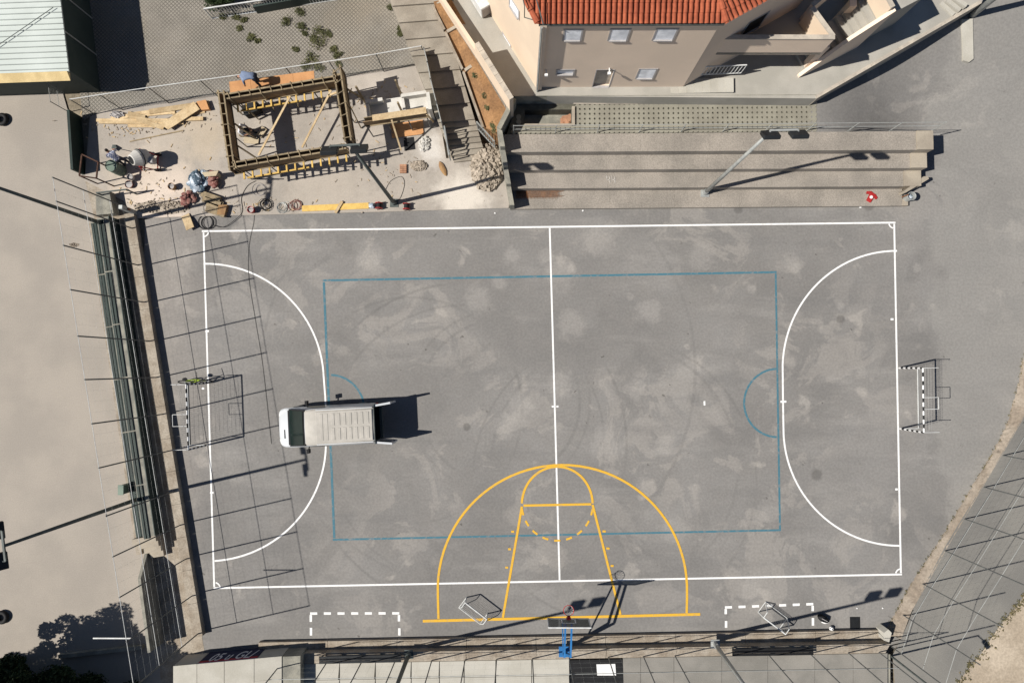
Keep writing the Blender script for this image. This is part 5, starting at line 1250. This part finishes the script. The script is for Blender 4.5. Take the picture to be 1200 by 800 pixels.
mb = MB(); q = P(436,241.5,.06); mb.blob((q.x,q.y,.17),(.32,.28,.24),10,6,.18); tag(mb.build('plastic_bag', m_plastic, origin=q), 'crumpled clear plastic bag beside the red cable drum', 'bag')
t = thing('brick_pallet', 'small stack of orange bricks beside the gravel heap', 'bricks', P(472,198,.06))
for i in range(8):
    q = P(470.5+(i%2)*4,194+(i//2)*2.6,.12); mb = MB(); mb.box((q.x,q.y,.12),(.16,.1,.1)); mb.build('brick', m_brick, t)
mb = MB(); q = P(519,198,.06); mb.blob((q.x,q.y,.1),(.28,.8,.14),12,6,.08,rz=R(25)); tag(mb.build('wooden_trough', m_mudboard, origin=q), 'narrow brown wooden trough at the foot of the stairway', 'trough')
mb = MB()
for i in range(6):
    a = P(604,221+i*2.1,.24); b = P(652+(i%3)*3,221+i*1.8,.24); mb.tube(a,b,.006,4)
for i in range(14):
    a = P(606+i*3.6,221,.255); b = P(604+i*3.6,233,.255); mb.tube(a,b,.006,4)
mb2 = MB()
for dz in (0,.015,.03): mb2.v += [(v[0]+dz*3.5,v[1]+dz*1.6-.02,v[2]+dz) for v in mb.v]; b0_ = len(mb2.v)-len(mb.v); mb2.f += [tuple(i+b0_ for i in f) for f in mb.f]; mb2.m += mb.m
tag(mb2.build('rebar_mesh', m_rust, origin=P(615,227,.2)), 'rusty reinforcement mesh sheets lying on the lowest bleacher tier', 'rebar mesh')
# rusty frame stand beside the green wall
rfm = thing('steel_frame_stand', 'rusty open steel frame stand beside the dark green board wall', 'frame', P(117,200))
c4_ = [P(93,206,1.5), P(96,181,1.5), P(115,190,1.5), P(113,209,1.5)]; 
for i in range(4):
    mb = MB(); mb.bar(c4_[i], c4_[(i+1)%4], .06, .06); mb.build('top_bar', m_darkrust, rfm)
    mb = MB(); mb.bar(c4_[i], (c4_[i].x, c4_[i].y, 0), .05, .05); mb.build('leg', m_darkrust, rfm)
# gate post block near the north end of the west kerb
gp = thing('gate_pillar', 'pale grey steel gate post with hinge at the north end of the low kerb wall', 'post', P(160,250))
mb = MB(); mb.box((0,0,.7),(.2,.2,1.4)); mb.build('pillar', m_galv, gp, local=True, bevel=.015)
mb = MB(); mb.box((.13,0,.9),(.06,.08,.2)); mb.build('hinge', m_rust, gp, local=True)
mb = MB(); mb.prism([P2(112,228,.55), P2(128,224,.55), P2(133,250,.55), P2(113,252,.55)], 0, .55); tag(mb.build('concrete_plinth', m_oldconc, origin=P(122,240)), 'grey concrete plinth at the north end of the west bleachers', 'plinth')
mb = MB(); a, b = P(113,226,1.0), P(148,222,1.0); tag(MB().bar(a,b,.06,.06).bar(a,(a.x,a.y,0),.06,.06).bar(b,(b.x,b.y,0),.06,.06).build('barrier_bar', m_darkpole, origin=(a.x,a.y,0)), 'dark steel barrier bar beside the grey concrete plinth', 'barrier')
# tyres on the beige court
for c_, lb in (((4,141),'black tyre lying on the beige court near the white roofed shed'),((4,722),'black tyre lying on the beige court near the tree shadow')):
    q = P(*c_); mb = MB(); mb.torus((q.x,q.y,.11),.23,.11,n=24,k=8,z=.95); tag(mb.build('tyre', m_black, origin=q, smooth=True), lb, 'tyre', 'old tyres on the beige court')
heap('dirt_patch', 'small scatter of dry dirt on the beige court beside the bleachers', 'dirt', 87, 287, 6, 2.5, 40, .02, .06, m_bank, .015, 0.005)
# green bench and dark bench on the south steps
def bench(label, a, b, mat, z):
    t = thing('slat_bench', label, 'bench', P(*a,z), group='benches on the south steps')
    A, B = P(*a,z+.3), P(*b,z+.3); d = (B-A).normalized(); n = Vector((-d.y,d.x,0))
    for k in range(3): 
        mb = MB(); mb.bar(A+n*(-.12*k), B+n*(-.12*k), .1, .04); mb.build('seat_slat', mat, t)
    for i in range(5):
        q = A.lerp(B,(i+.1)/4.2); mb = MB(); mb.bar(q-n*.02, (q.x-n.x*.02,q.y-n.y*.02,z), .05,.05); mb.bar(q-n*.24, (q.x-n.x*.24,q.y-n.y*.24,z), .05,.05); mb.build('leg', m_darkpole, t)
bench('long dark green slat bench on the south steps beside the dark floodlight mast', (374,770), (470,768), m_lamp, .7)
bench('long black slat bench on the south steps beside the galvanised floodlight mast', (858,761), (953,759.5), m_black, .7)
# banner
bn = thing('fence_banner', 'navy banner with white italic letters and red edge at the south-west corner', 'banner', P(262,772,.3))
ba, bb_ = P(232,780-29*.09,1.3), P(301,780-98*.09,1.3); ba.z = bb_.z = .06
bdv = (bb_-ba).normalized(); upv = Vector((0,0,1)); nv = upv.cross(bdv); ba += nv*.03; bb_ += nv*.03
BL_ = (bb_-ba).length; o0 = ba; HB = 1.22
m_bred = M('banner_red', (0.25,0.02,0.025), None, 3, fine=.1); m_bwhite = M('banner_white', (0.62,0.62,0.66), None, 3, fine=.05)
def bq(u0,u1,w0,w1,k,sh_=0): return [o0+bdv*(u0+sh_*(HB-w0))+upv*w0*-1*0+upv*w0+nv*k, o0+bdv*(u1+sh_*(HB-w0))+upv*w0+nv*k, o0+bdv*(u1+sh_*(HB-w1))+upv*w1+nv*k, o0+bdv*(u0+sh_*(HB-w1))+upv*w1+nv*k]
def slabq(mb, q, th=.02): mb.add(list(q)+[v-nv*th for v in q], [(0,1,2,3),(7,6,5,4)]+[(i,(i+1)%4,4+(i+1)%4,4+i) for i in range(4)])
mb = MB(); slabq(mb, bq(0,BL_,0,HB,0)); mb.build('sheet', m_navy, bn)
mb = MB(); slabq(mb, bq(0,BL_,HB-.22,HB-.01,.004), .003); mb.build('red_edge', m_bred, bn)
fc = bpy.data.curves.new('letters', 'FONT'); fc.body = '05 u GL/'; fc.size = 1.15; fc.shear = .25; fc.extrude = .002; fc.offset = .006
fo = bpy.data.objects.new('letters_tmp', fc); col.objects.link(fo)
dg = bpy.context.evaluated_depsgraph_get(); fm = bpy.data.meshes.new_from_object(fo.evaluated_get(dg)); bpy.data.objects.remove(fo)
fw_ = max(v.co.x for v in fm.vertices); 
fm.transform(Matrix.Scale((BL_*.80)/fw_, 4, (1,0,0)))
fo = bpy.data.objects.new('letters', fm); fm.materials.clear(); fm.materials.append(m_bwhite); col.objects.link(fo); fo.parent = bn
lo_ = o0 + bdv*.35 + upv*(HB-.12) + nv*.006 - bn.location
rot = Matrix((bdv, -upv, nv)).transposed()
if rot.determinant() < 0: rot = Matrix((bdv, -upv, -nv)).transposed()
fo.matrix_local = Matrix.Translation(lo_) @ rot.to_4x4()

# red shirt, bin, football bag, ball, drain grate, small litter
t = thing('red_shirt', 'red football shirt with white round emblem spread on the lowest bleacher tier', 'shirt', P(1020,231,.21))
zz = .225
mb = MB(); vs = [(-.10,-.26),(.12,-.26),(.13,.08),(.27,.02),(.31,.14),(.13,.25),(.05,.22),(-.05,.22),(-.13,.25),(-.31,.14),(-.27,.02),(-.12,.08)]
mb.prism([(Matrix.Rotation(R(-32),2)@Vector(v))[:] for v in vs], .0, [random.uniform(.03,.08) for _ in vs]); mb.build('cloth', m_red, t, local=True)
mb = MB(); mb.lathe((0.0,-.02,.075),[(.005,0),(.08,0),(.08,.012),(.005,.012)],14); mb.build('emblem', m_white, t, local=True)
bn_ = thing('litter_bin', 'grey cylindrical wire litter bin at the east end of the lowest tier', 'litter bin', P(1060,233.5))
mb = MB(); mb.lathe((0,0,.02),[(.17,0),(.2,.62),(.185,.62),(.16,.03)],18); mb.build('shell', m_galv, bn_, local=True)
mb = MB(); mb.torus((0,0,.64),.2,.018,n=20); mb.build('rim', m_galv, bn_, local=True)
mb = MB(); mb.blob((0,0,.42),(.32,.3,.2),9,6,.2); mb.build('rubbish', m_plastic, bn_, local=True)
mb = MB(); mb.tube((-.24,.05,0),(-.24,.05,.75),.025,6); mb.bar((-.24,.05,.55),(-.18,.03,.55),.03,.03); mb.build('bin_post', m_rust, bn_, local=True)
t = thing('sports_bag', 'black sports bag beside the football near the right-hand dashed box', 'bag', P(963,723))
mb = MB(); mb.blob((0,0,.15),(.62,.32,.32),14,8,.04,rz=R(-30)); mb.build('bag_body', m_black, t, local=True, smooth=True)
mb = MB(); mb.path([(-.12,.05,.3),(-.05,.03,.42),(.08,-.04,.42),(.14,-.08,.3)],.014,5); mb.build('bag_strap', m_frame, t, local=True)
mb = MB(); mb.blob((.14,-.2,.06),(.34,.16,.12),9,6,.15); mb.build('white_towel', m_white, t, local=True)
t = thing('football', 'white and black football against the south step', 'football', P(973,735))
mb = MB(); mb.blob((0,0,.112),(.22,.22,.22),16,10); fb_ = mb.build('ball', m_white, t, local=True, smooth=True)
for (a, b) in ((0,90),(20,35),(92,35),(164,35),(236,35),(308,35),(55,-10),(200,-10)):
    d = Vector((math.cos(R(a))*math.cos(R(b)), math.sin(R(a))*math.cos(R(b)), math.sin(R(b)))); rot = d.to_track_quat('Z','Y').to_matrix()
    mb = MB(); mb.lathe(Vector((0,0,.112))+d*.103,[(.005,0),(.034,0),(.028,.009),(.005,.010)],5,rot=rot); mb.build('black_patch', m_black, fb_, local=True)
t = thing('drain_grate', 'dark square drain grate in the asphalt beside the south step', 'drain', P(1002,729))
q = P(1002,729.5)
mb = MB(); mb.box((0,0,.003),(.5,.56,.006)); mb.build('grate_frame', m_black, t, local=True)
for i in range(7):
    mb = MB(); mb.box((-.2+.066*i,0,.012),(.03,.5,.012)); mb.build('grate_bar', m_lamp, t, local=True)
for i, (x_, y_, s_) in enumerate(((1008,243,.09),(683,247,.08),(580,250,.07),(945,242,.07),(1034,712,.06),(1004,712,.06))):
    q = P(x_,y_); mb = MB(); mb.box((q.x,q.y,.02),(s_,s_*.8,.03),rz=i); tag(mb.build('paper_scrap', m_white, origin=q), 'small white scrap of paper lying on the court asphalt', 'paper', 'paper scraps on the court')

# ================================================================== PEOPLE
def person(label, loc, rz, J, paint_fn, mats, carry=None):
    """J: dict joint -> (pos, radius); E: edges. One skinned, continuous body"""
    E = [('pelvis','belly'),('belly','chest'),('chest','neck'),('neck','head'),('head','crown'),('chest','shl'),('shl','ell'),('ell','wrl'),('wrl','hal'),('chest','shr'),('shr','elr'),('elr','wrr'),('wrr','har'),
         ('pelvis','hil'),('hil','knl'),('knl','anl'),('anl','tol'),('pelvis','hir'),('hir','knr'),('knr','anr'),('anr','tor')]
    names = list(J); me = bpy.data.meshes.new('person'); me.from_pydata([J[k][0] for k in names], [(names.index(a), names.index(b)) for a, b in E], [])
    ob = bpy.data.objects.new('person_tmp', me); col.objects.link(ob)
    ob.modifiers.new('s','SKIN'); ob.modifiers['s'].use_smooth_shade = True
    for i, k in enumerate(names):
        sv = me.skin_vertices[0].data[i]; r = J[k][1]; sv.radius = r if isinstance(r, tuple) else (r, r); sv.use_root = (k == 'pelvis')
    ss_ = ob.modifiers.new('u','SUBSURF'); ss_.levels = 2; ss_.render_levels = 2
    dg = bpy.context.evaluated_depsgraph_get(); m2 = bpy.data.meshes.new_from_object(ob.evaluated_get(dg)); bpy.data.objects.remove(ob)
    mb = MB()
    for w_, e_ in (('hal','wrl'),('har','wrr')):     # fingers and thumb on each hand
        p = Vector(J[w_][0]); d = (p-Vector(J[e_][0])).normalized(); sd_ = d.cross(Vector((0,0,1)))
        sd_ = sd_.normalized() if sd_.length > .1 else Vector((1,0,0)); nn_ = sd_.cross(d)
        for i, ln in enumerate((.075,.085,.08,.065)):
            b_ = p + sd_*(-.03+.02*i) - d*.01; mid = b_+d*ln*.55-nn_*.012; mb.tube(b_,mid,.0095,5,r2=.0085); mb.tube(mid,mid+d*ln*.5-nn_*.03,.0085,5,r2=.0065)
        b_ = p - d*.05 + sd_*-.04; mb.tube(b_, b_+d*.05-sd_*.035,.011,5,r2=.008)
    b0_ = len(m2.vertices)
    vs = [v.co.copy() for v in m2.vertices] + [Vector(v) for v in mb.v]; fs = [tuple(p.vertices) for p in m2.polygons] + [tuple(i+b0_ for i in f) for f in mb.f]
    m3 = bpy.data.meshes.new('person'); m3.from_pydata(vs, [], fs)
    for m_ in mats: m3.materials.append(m_)
    jn = {k: Vector(J[k][0]) for k in names}
    for i, p in enumerate(m3.polygons):
        c = p.center; best = None
        for a, b in E:
            A, B = jn[a], jn[b]; ab = B-A; t_ = max(0,min(1,(c-A).dot(ab)/max(ab.length_squared,1e-9))); dd = (c-(A+ab*t_)).length
            if best is None or dd < best[0]: best = (dd, a, b, t_)
        p.material_index = paint_fn(best[1], best[2], best[3], c, jn) if i < len(m2.polygons) else 2; p.use_smooth = True
    o = bpy.data.objects.new('person', m3); col.objects.link(o); o.location = loc; o.rotation_euler = (0,0,rz)
    # face features
    hd, cr, nk = jn['head'], jn['crown'], jn['neck']
    return tag(o, label, 'person')
def paint_worker(a, b, t, c, jn):   # 0 shirt 1 trousers 2 skin 3 hair 4 shoes
    k = {a, b}
    if k == {'head','crown'}: return 3 if (t > .35 or (c-jn['head']).dot(jn['face']) < .02) else 2
    if k == {'neck','head'}: return 2
    if k <= {'ell','wrl','hal','elr','wrr','har'}: return 2
    if k & {'tol','tor'}: return 4
    if k & {'hil','hir','knl','knr','anl','anr'}: return 1
    if a == 'pelvis' and t < .3: return 1
    return 0
def with_face(fn, fdir):
    def f(a, b, t, c, jn): jn = dict(jn); jn['face'] = Vector(fdir); return fn(a, b, t, c, jn)
    return f
HR = .095
def std(**kw):
    d = {'pelvis':((0,0,.93),(.15,.12)),'belly':((0,.0,1.1),(.15,.115)),'chest':((0,0,1.33),(.17,.12)),'neck':((0,.02,1.5),.055),'head':((0,.04,1.61),.088),'crown':((0,.03,1.72),.075),
      'shl':((-.19,0,1.42),.07),'ell':((-.25,.02,1.13),.05),'wrl':((-.24,.12,.9),.036),'hal':((-.24,.15,.82),.032),'shr':((.19,0,1.42),.07),'elr':((.25,.02,1.13),.05),'wrr':((.24,.12,.9),.036),'har':((.24,.15,.82),.032),
      'hil':((-.1,0,.88),.105),'knl':((-.12,.03,.5),.07),'anl':((-.12,0,.09),.048),'tol':((-.13,.17,.04),.042),'hir':((.1,0,.88),.105),'knr':((.12,.03,.5),.07),'anr':((.12,0,.09),.048),'tor':((.13,.17,.04),.042)}
    d.update(kw); return d
# stooping worker on the platform: bent at the hip, reaching forward and down (local +y = forward)
Jb = std(pelvis=((0,-.12,.92),(.15,.13)), belly=((0,.06,1.0),(.15,.12)), chest=((0,.32,1.05),(.18,.12)), neck=((0,.5,1.05),.055), head=((0,.62,1.0),.088), crown=((0,.70,.95),.075),
  shl=((-.2,.40,1.04),.07), ell=((-.26,.44,.76),.05), wrl=((-.2,.52,.54),.036), hal=((-.19,.54,.46),.032), shr=((.2,.40,1.04),.07), elr=((.26,.46,.76),.05), wrr=((.2,.58,.56),.036), har=((.19,.61,.48),.032),
  hil=((-.1,-.12,.86),.11), knl=((-.13,-.06,.48),.07), anl=((-.13,-.1,.09),.048), tol=((-.14,.07,.04),.042), hir=((.1,-.12,.86),.11), knr=((.13,-.02,.48),.07), anr=((.13,-.04,.09),.048), tor=((.14,.13,.04),.042))
q = P(304,99,1.45)
person('person in blue-grey shirt stooping on the orange plywood platform', (q.x,q.y,1.452), R(95), Jb, with_face(paint_worker,(0,.4,-.9)), [m_blueshirt,m_jeans,m_skin,m_hair,m_black])
# worker at the mixer, leaning over a shovel
Jm = std(belly=((0,.05,1.1),(.15,.115)), chest=((0,.16,1.3),(.18,.12)), neck=((0,.24,1.45),.055), head=((0,.31,1.54),.088), crown=((0,.34,1.64),.075), shl=((-.19,.17,1.38),.07), ell=((-.27,.27,1.12),.05), wrl=((-.12,.42,1.0),.036), hal=((-.08,.48,.97),.032),
  shr=((.19,.17,1.38),.07), elr=((.27,.3,1.1),.05), wrr=((.14,.5,.95),.036), har=((.09,.55,.93),.032), knl=((-.12,.1,.5),.07), anl=((-.13,.02,.09),.048), tol=((-.14,.19,.04),.042), knr=((.14,.0,.5),.07), anr=((.16,-.14,.09),.048), tor=((.17,.03,.04),.042))
n = N('checked_shirt'); v = n.map((0,0,.5), (14,14,14)); s_ = n.n.new('ShaderNodeTexChecker'); n.l.new(v, s_.inputs['Vector']); s_.inputs['Color1'].default_value = (.62,.62,.66,1); s_.inputs['Color2'].default_value = (.14,.17,.30,1); s_.inputs['Scale'].default_value = 1; m_check = n.out(s_.outputs[0], .9)
q = P(151,193,.06)
person('person in checked white and blue shirt working with a shovel beside the cement mixer', (q.x,q.y,.06), R(40), Jm, with_face(paint_worker,(0,.8,-.5)), [m_check,m_jeans,m_skin,m_hair,m_black])
sh = thing('shovel', 'long handled shovel held by the person in the checked shirt', 'shovel', (q.x,q.y,.06), R(40))
mb = MB(); mb.tube((.0,.42,1.05),(.0,.98,.22),.017,6); mb.tube((-.06,.39,1.09),(.06,.39,1.09),.014,5); mb.build('handle', m_oldwood, sh, local=True)
mb = MB(); mb.prism([(-.12,.95),(.12,.95),(.13,1.2),(0,1.32),(-.13,1.2)],[.18,.18,.03,.0,.03],[.2,.2,.05,.02,.05]); mb.build('blade', m_darkpole, sh, local=True)
# seated worker inside the formwork
Js = std(pelvis=((0,0,.36),(.16,.13)), belly=((0,.03,.54),(.15,.115)), chest=((0,.08,.76),(.175,.12)), neck=((0,.12,.92),.055), head=((0,.16,1.02),.088), crown=((0,.16,1.13),.075), shl=((-.19,.08,.85),.07), ell=((-.25,.22,.6),.05), wrl=((-.14,.42,.56),.036), hal=((-.11,.5,.54),.032),
  shr=((.19,.08,.85),.07), elr=((.25,.22,.6),.05), wrr=((.14,.42,.56),.036), har=((.11,.5,.54),.032), hil=((-.1,.04,.34),.11), knl=((-.16,.46,.46),.075), anl=((-.14,.52,.08),.048), tol=((-.15,.69,.04),.042), hir=((.1,.04,.34),.11), knr=((.16,.46,.46),.075), anr=((.15,.6,.08),.048), tor=((.16,.77,.04),.042))
q = P(287,157,.06)
person('person in white shirt sitting on a low crate inside the formwork', (q.x,q.y,.06), R(-100), Js, with_face(paint_worker,(0,1,-.1)), [m_whiteshirt,m_jeans,m_skin,m_hair,m_black])
t = thing('low_crate', 'low dark wooden crate carrying the seated person inside the formwork', 'crate', (q.x,q.y,.06))
for z in (.05,.14): 
    for s_ in (-1,1):
        mb = MB(); mb.box((0,s_*.16,z),(.4,.02,.07)); mb.build('side_board', m_oldwood, t, local=True)
mb = MB(); mb.box((0,0,.195),(.42,.36,.03)); mb.build('lid', m_oldwood, t, local=True)
for i, (a, b) in enumerate((((283,152),(300,158)),((286,164),(303,166)),((303,160),(310,150)))):
    plank('board offcut lying on the floor inside the formwork', a, b, .3, .04, .08+.04*i, m_card, group='boards inside the formwork')
t = thing('tool_chest', 'black tool chest under the north beam inside the formwork', 'tool chest', P(298,131,.06))
mb = MB(); mb.box((0,0,.24),(.8,.5,.46),rz=.4); mb.build('chest_body', m_black, t, local=True, bevel=.02)
mb = MB(); mb.box((0,0,.5),(.82,.52,.05),rz=.4); mb.build('lid', m_lamp, t, local=True, bevel=.01)

# ================================================================== VEGETATION
def leaf_cloud(mb, c, rad, n, s0, s1, rnd, shell=.45):
    for i in range(n):
        d = Vector((rnd.gauss(0,1),rnd.gauss(0,1),rnd.gauss(0,1))).normalized(); r = shell+(1-shell)*rnd.random()**.5
        p = Vector(c)+Vector((d.x*rad[0]*r,d.y*rad[1]*r,d.z*rad[2]*r)); s = rnd.uniform(s0,s1)
        e = Euler((rnd.uniform(-.9,.9),rnd.uniform(-.9,.9),rnd.uniform(0,6.28))).to_matrix()
        mb.add([p+e@Vector((-s*.5,0,0)),p+e@Vector((0,-s*.28,.02)),p+e@Vector((s*.6,0,0)),p+e@Vector((0,s*.28,.02))],[(0,1,2,3)])
def tree(name, label, loc, h, r, seed, nc=26, nl=420):
    rnd = random.Random(seed); t = thing(name, label, 'tree', loc, group='trees south of the beige court')
    mb = MB(); mb.tube((0,0,-.1),(.1,.05,h*.5),.16,8,r2=.1); mb.tube((.1,.05,h*.5),(.05,.1,h*.85),.1,7,r2=.03)
    for i in range(6):
        a = rnd.uniform(0,6.28); z = h*(.38+.07*i); mb.tube((.08,.04,z),(r*.7*math.cos(a),r*.7*math.sin(a),z+h*.15),.05,5,r2=.015)
    mb.build('trunk', m_bark, t, local=True)
    mb = MB()
    for i in range(nc):
        a = rnd.uniform(0,6.28); k = math.sqrt(rnd.random()); z = h*.62+rnd.uniform(-.28,.34)*h; rr = r*(1-.5*abs(z-h*.62)/(h*.36))
        s = rnd.uniform(.45,.85)*r*.48; leaf_cloud(mb,(k*rr*math.cos(a),k*rr*math.sin(a),z),(s,s,s*.75),nl,.10,.22,rnd)
    o = mb.build('crown', m_leaf, t, local=True, recalc=False); o['kind'] = 'stuff'
tree('broadleaf_tree', 'dense dark broadleaf tree casting the long shadow on the beige court', P(25,772), 6.4, 1.9, 1)
tree('broadleaf_tree', 'low dense dark tree beside the kerb of the beige court', P(50,792), 4.8, 1.9, 2)
tree('broadleaf_tree', 'dark tree growing close to the parapet wall', P(112,800), 4.6, 1.7, 3)
tree('broadleaf_tree', 'tall dark tree behind the others at the edge of the beige court', P(-75,835), 6.5, 2.3, 4)
tree('broadleaf_tree', 'dark tree behind the kerb of the beige court near the parapet', P(70,835), 6.2, 2.2, 5)
mb = MB(); mb.bar(P(70,768,.12), P(168,757,.12), .18, .24); tag(mb.build('court_kerb', m_oldconc, origin=P(120,762)), 'pale concrete kerb under the trees at the edge of the beige court', 'kerb')
HEDGE = 1
def bush(name, label, loc, rad, n, mat, cat='bush', group=None, seed=1, s0=.06, s1=.14):
    rnd = random.Random(seed); t = thing(name, label, cat, loc, group=group)
    mb = MB()
    for i in range(7):
        a = rnd.uniform(0,6.28); k = rnd.random()*.6; leaf_cloud(mb,(rad[0]*k*math.cos(a),rad[1]*k*math.sin(a),rad[2]*rnd.uniform(.3,.75)),(rad[0]*.55,rad[1]*.55,rad[2]*.4),n//7,s0,s1,rnd,.2)
    o = mb.build('foliage', mat, t, local=True, recalc=False); o['kind'] = 'stuff'
    mb = MB(); [mb.tube((0,0,-.02),(rad[0]*.5*math.cos(i*2.1),rad[1]*.5*math.sin(i*2.1),rad[2]*.6),.012,4) for i in range(3)]; mb.build('stems', m_bark, t, local=True)
bush('hedge_shrub', 'dark round shrub behind the white railing', P(262,3,.08), (1.1,.8,1.1), 2600, m_leaf, seed=9)
bush('hedge_shrub', 'brownish shrub behind the middle of the white railing', P(302,-4,.08), (.8,.6,.9), 1500, m_weed, seed=10)
WD = [(351,16,.35,.2),(335,26,.4,.22),(353,31,.42,.22),(375,36,.5,.22),(368,45,.35,.18),(375,54,.62,.25),(365,67,.5,.2),(391,58,.3,.15),(358,40,.25,.12),(396,66,.35,.15),(262,20,.3,.14),(278,21,.3,.15),(286,24,.25,.12),(282,34,.25,.1),(295,45,.3,.12),(360,78,.4,.2),(373,80,.45,.2),(398,77,.28,.12),(459,8,.3,.15),(469,33,.25,.12),(470,40,.22,.1),(302,48,.2,.1),(385,40,.3,.12),(347,58,.25,.1)]
for i, (x_, y_, r_, h_) in enumerate(WD):
    bush('weed_clump', 'low green weed clump growing through the grid pavers', P(x_,y_,.08), (r_*.95,r_*.85,h_*.55), 170, m_weed, 'weeds', 'weeds in the paver yard', seed=20+i, s0=.05, s1=.11)
for i, (x_, y_) in enumerate(((577,148),(580,152),(572,128),(568,112),(557,90),(541,34))):
    bush('planter_weed', 'small green weed growing in the brown soil planter', P(x_,y_,SZ+(80-y_)*.005), (.2,.22,.2), 240, m_weed, 'weeds', 'weeds in the soil planter', seed=60+i, s0=.05, s1=.1)
mb = MB(); rnd = random.Random(5)
for i in range(130):
    f = rnd.random(); a = lerp_poly([(1112,818),(1128,792),(1150,765),(1172,732),(1190,712),(1206,690)], f); q = P(a[0]+rnd.gauss(0,3.0), a[1]+rnd.gauss(0,2.4), .36)
    leaf_cloud(mb,(q.x,q.y,.38),(.1,.1,.04),7,.04,.10,rnd,.2)
for i in range(150):
    a = lerp_poly(edge_l, rnd.random()); q = P(a[0]+rnd.gauss(0.5,1.2), a[1]+rnd.gauss(0,1.0), .03); leaf_cloud(mb,(q.x,q.y,.05),(.07,.07,.03),5,.03,.07,rnd,.2)
m_straw = M('dry_grass', (0.20,0.165,0.085), (0.12,0.11,0.05), 2, fine=.3)
o = mb.build('roadside_grass', m_straw, recalc=False); tag(o, 'dry grass tufts along the road edge and the dirt bank', 'grass', kind='stuff')

for i, (x_, y_) in enumerate(((8,790),(45,800),(80,795),(118,802),(146,808))):  # undergrowth bushes added to deepen the tree shade in this corner
    bush('shade_hedge', 'dark low hedge bush added to deepen the shade under the trees at the corner of the beige court', P(x_,y_), (1.25,1.0,1.3), 2600, m_leaf, 'hedge', 'hedge under the trees', seed=80+i, s0=.08, s1=.18)
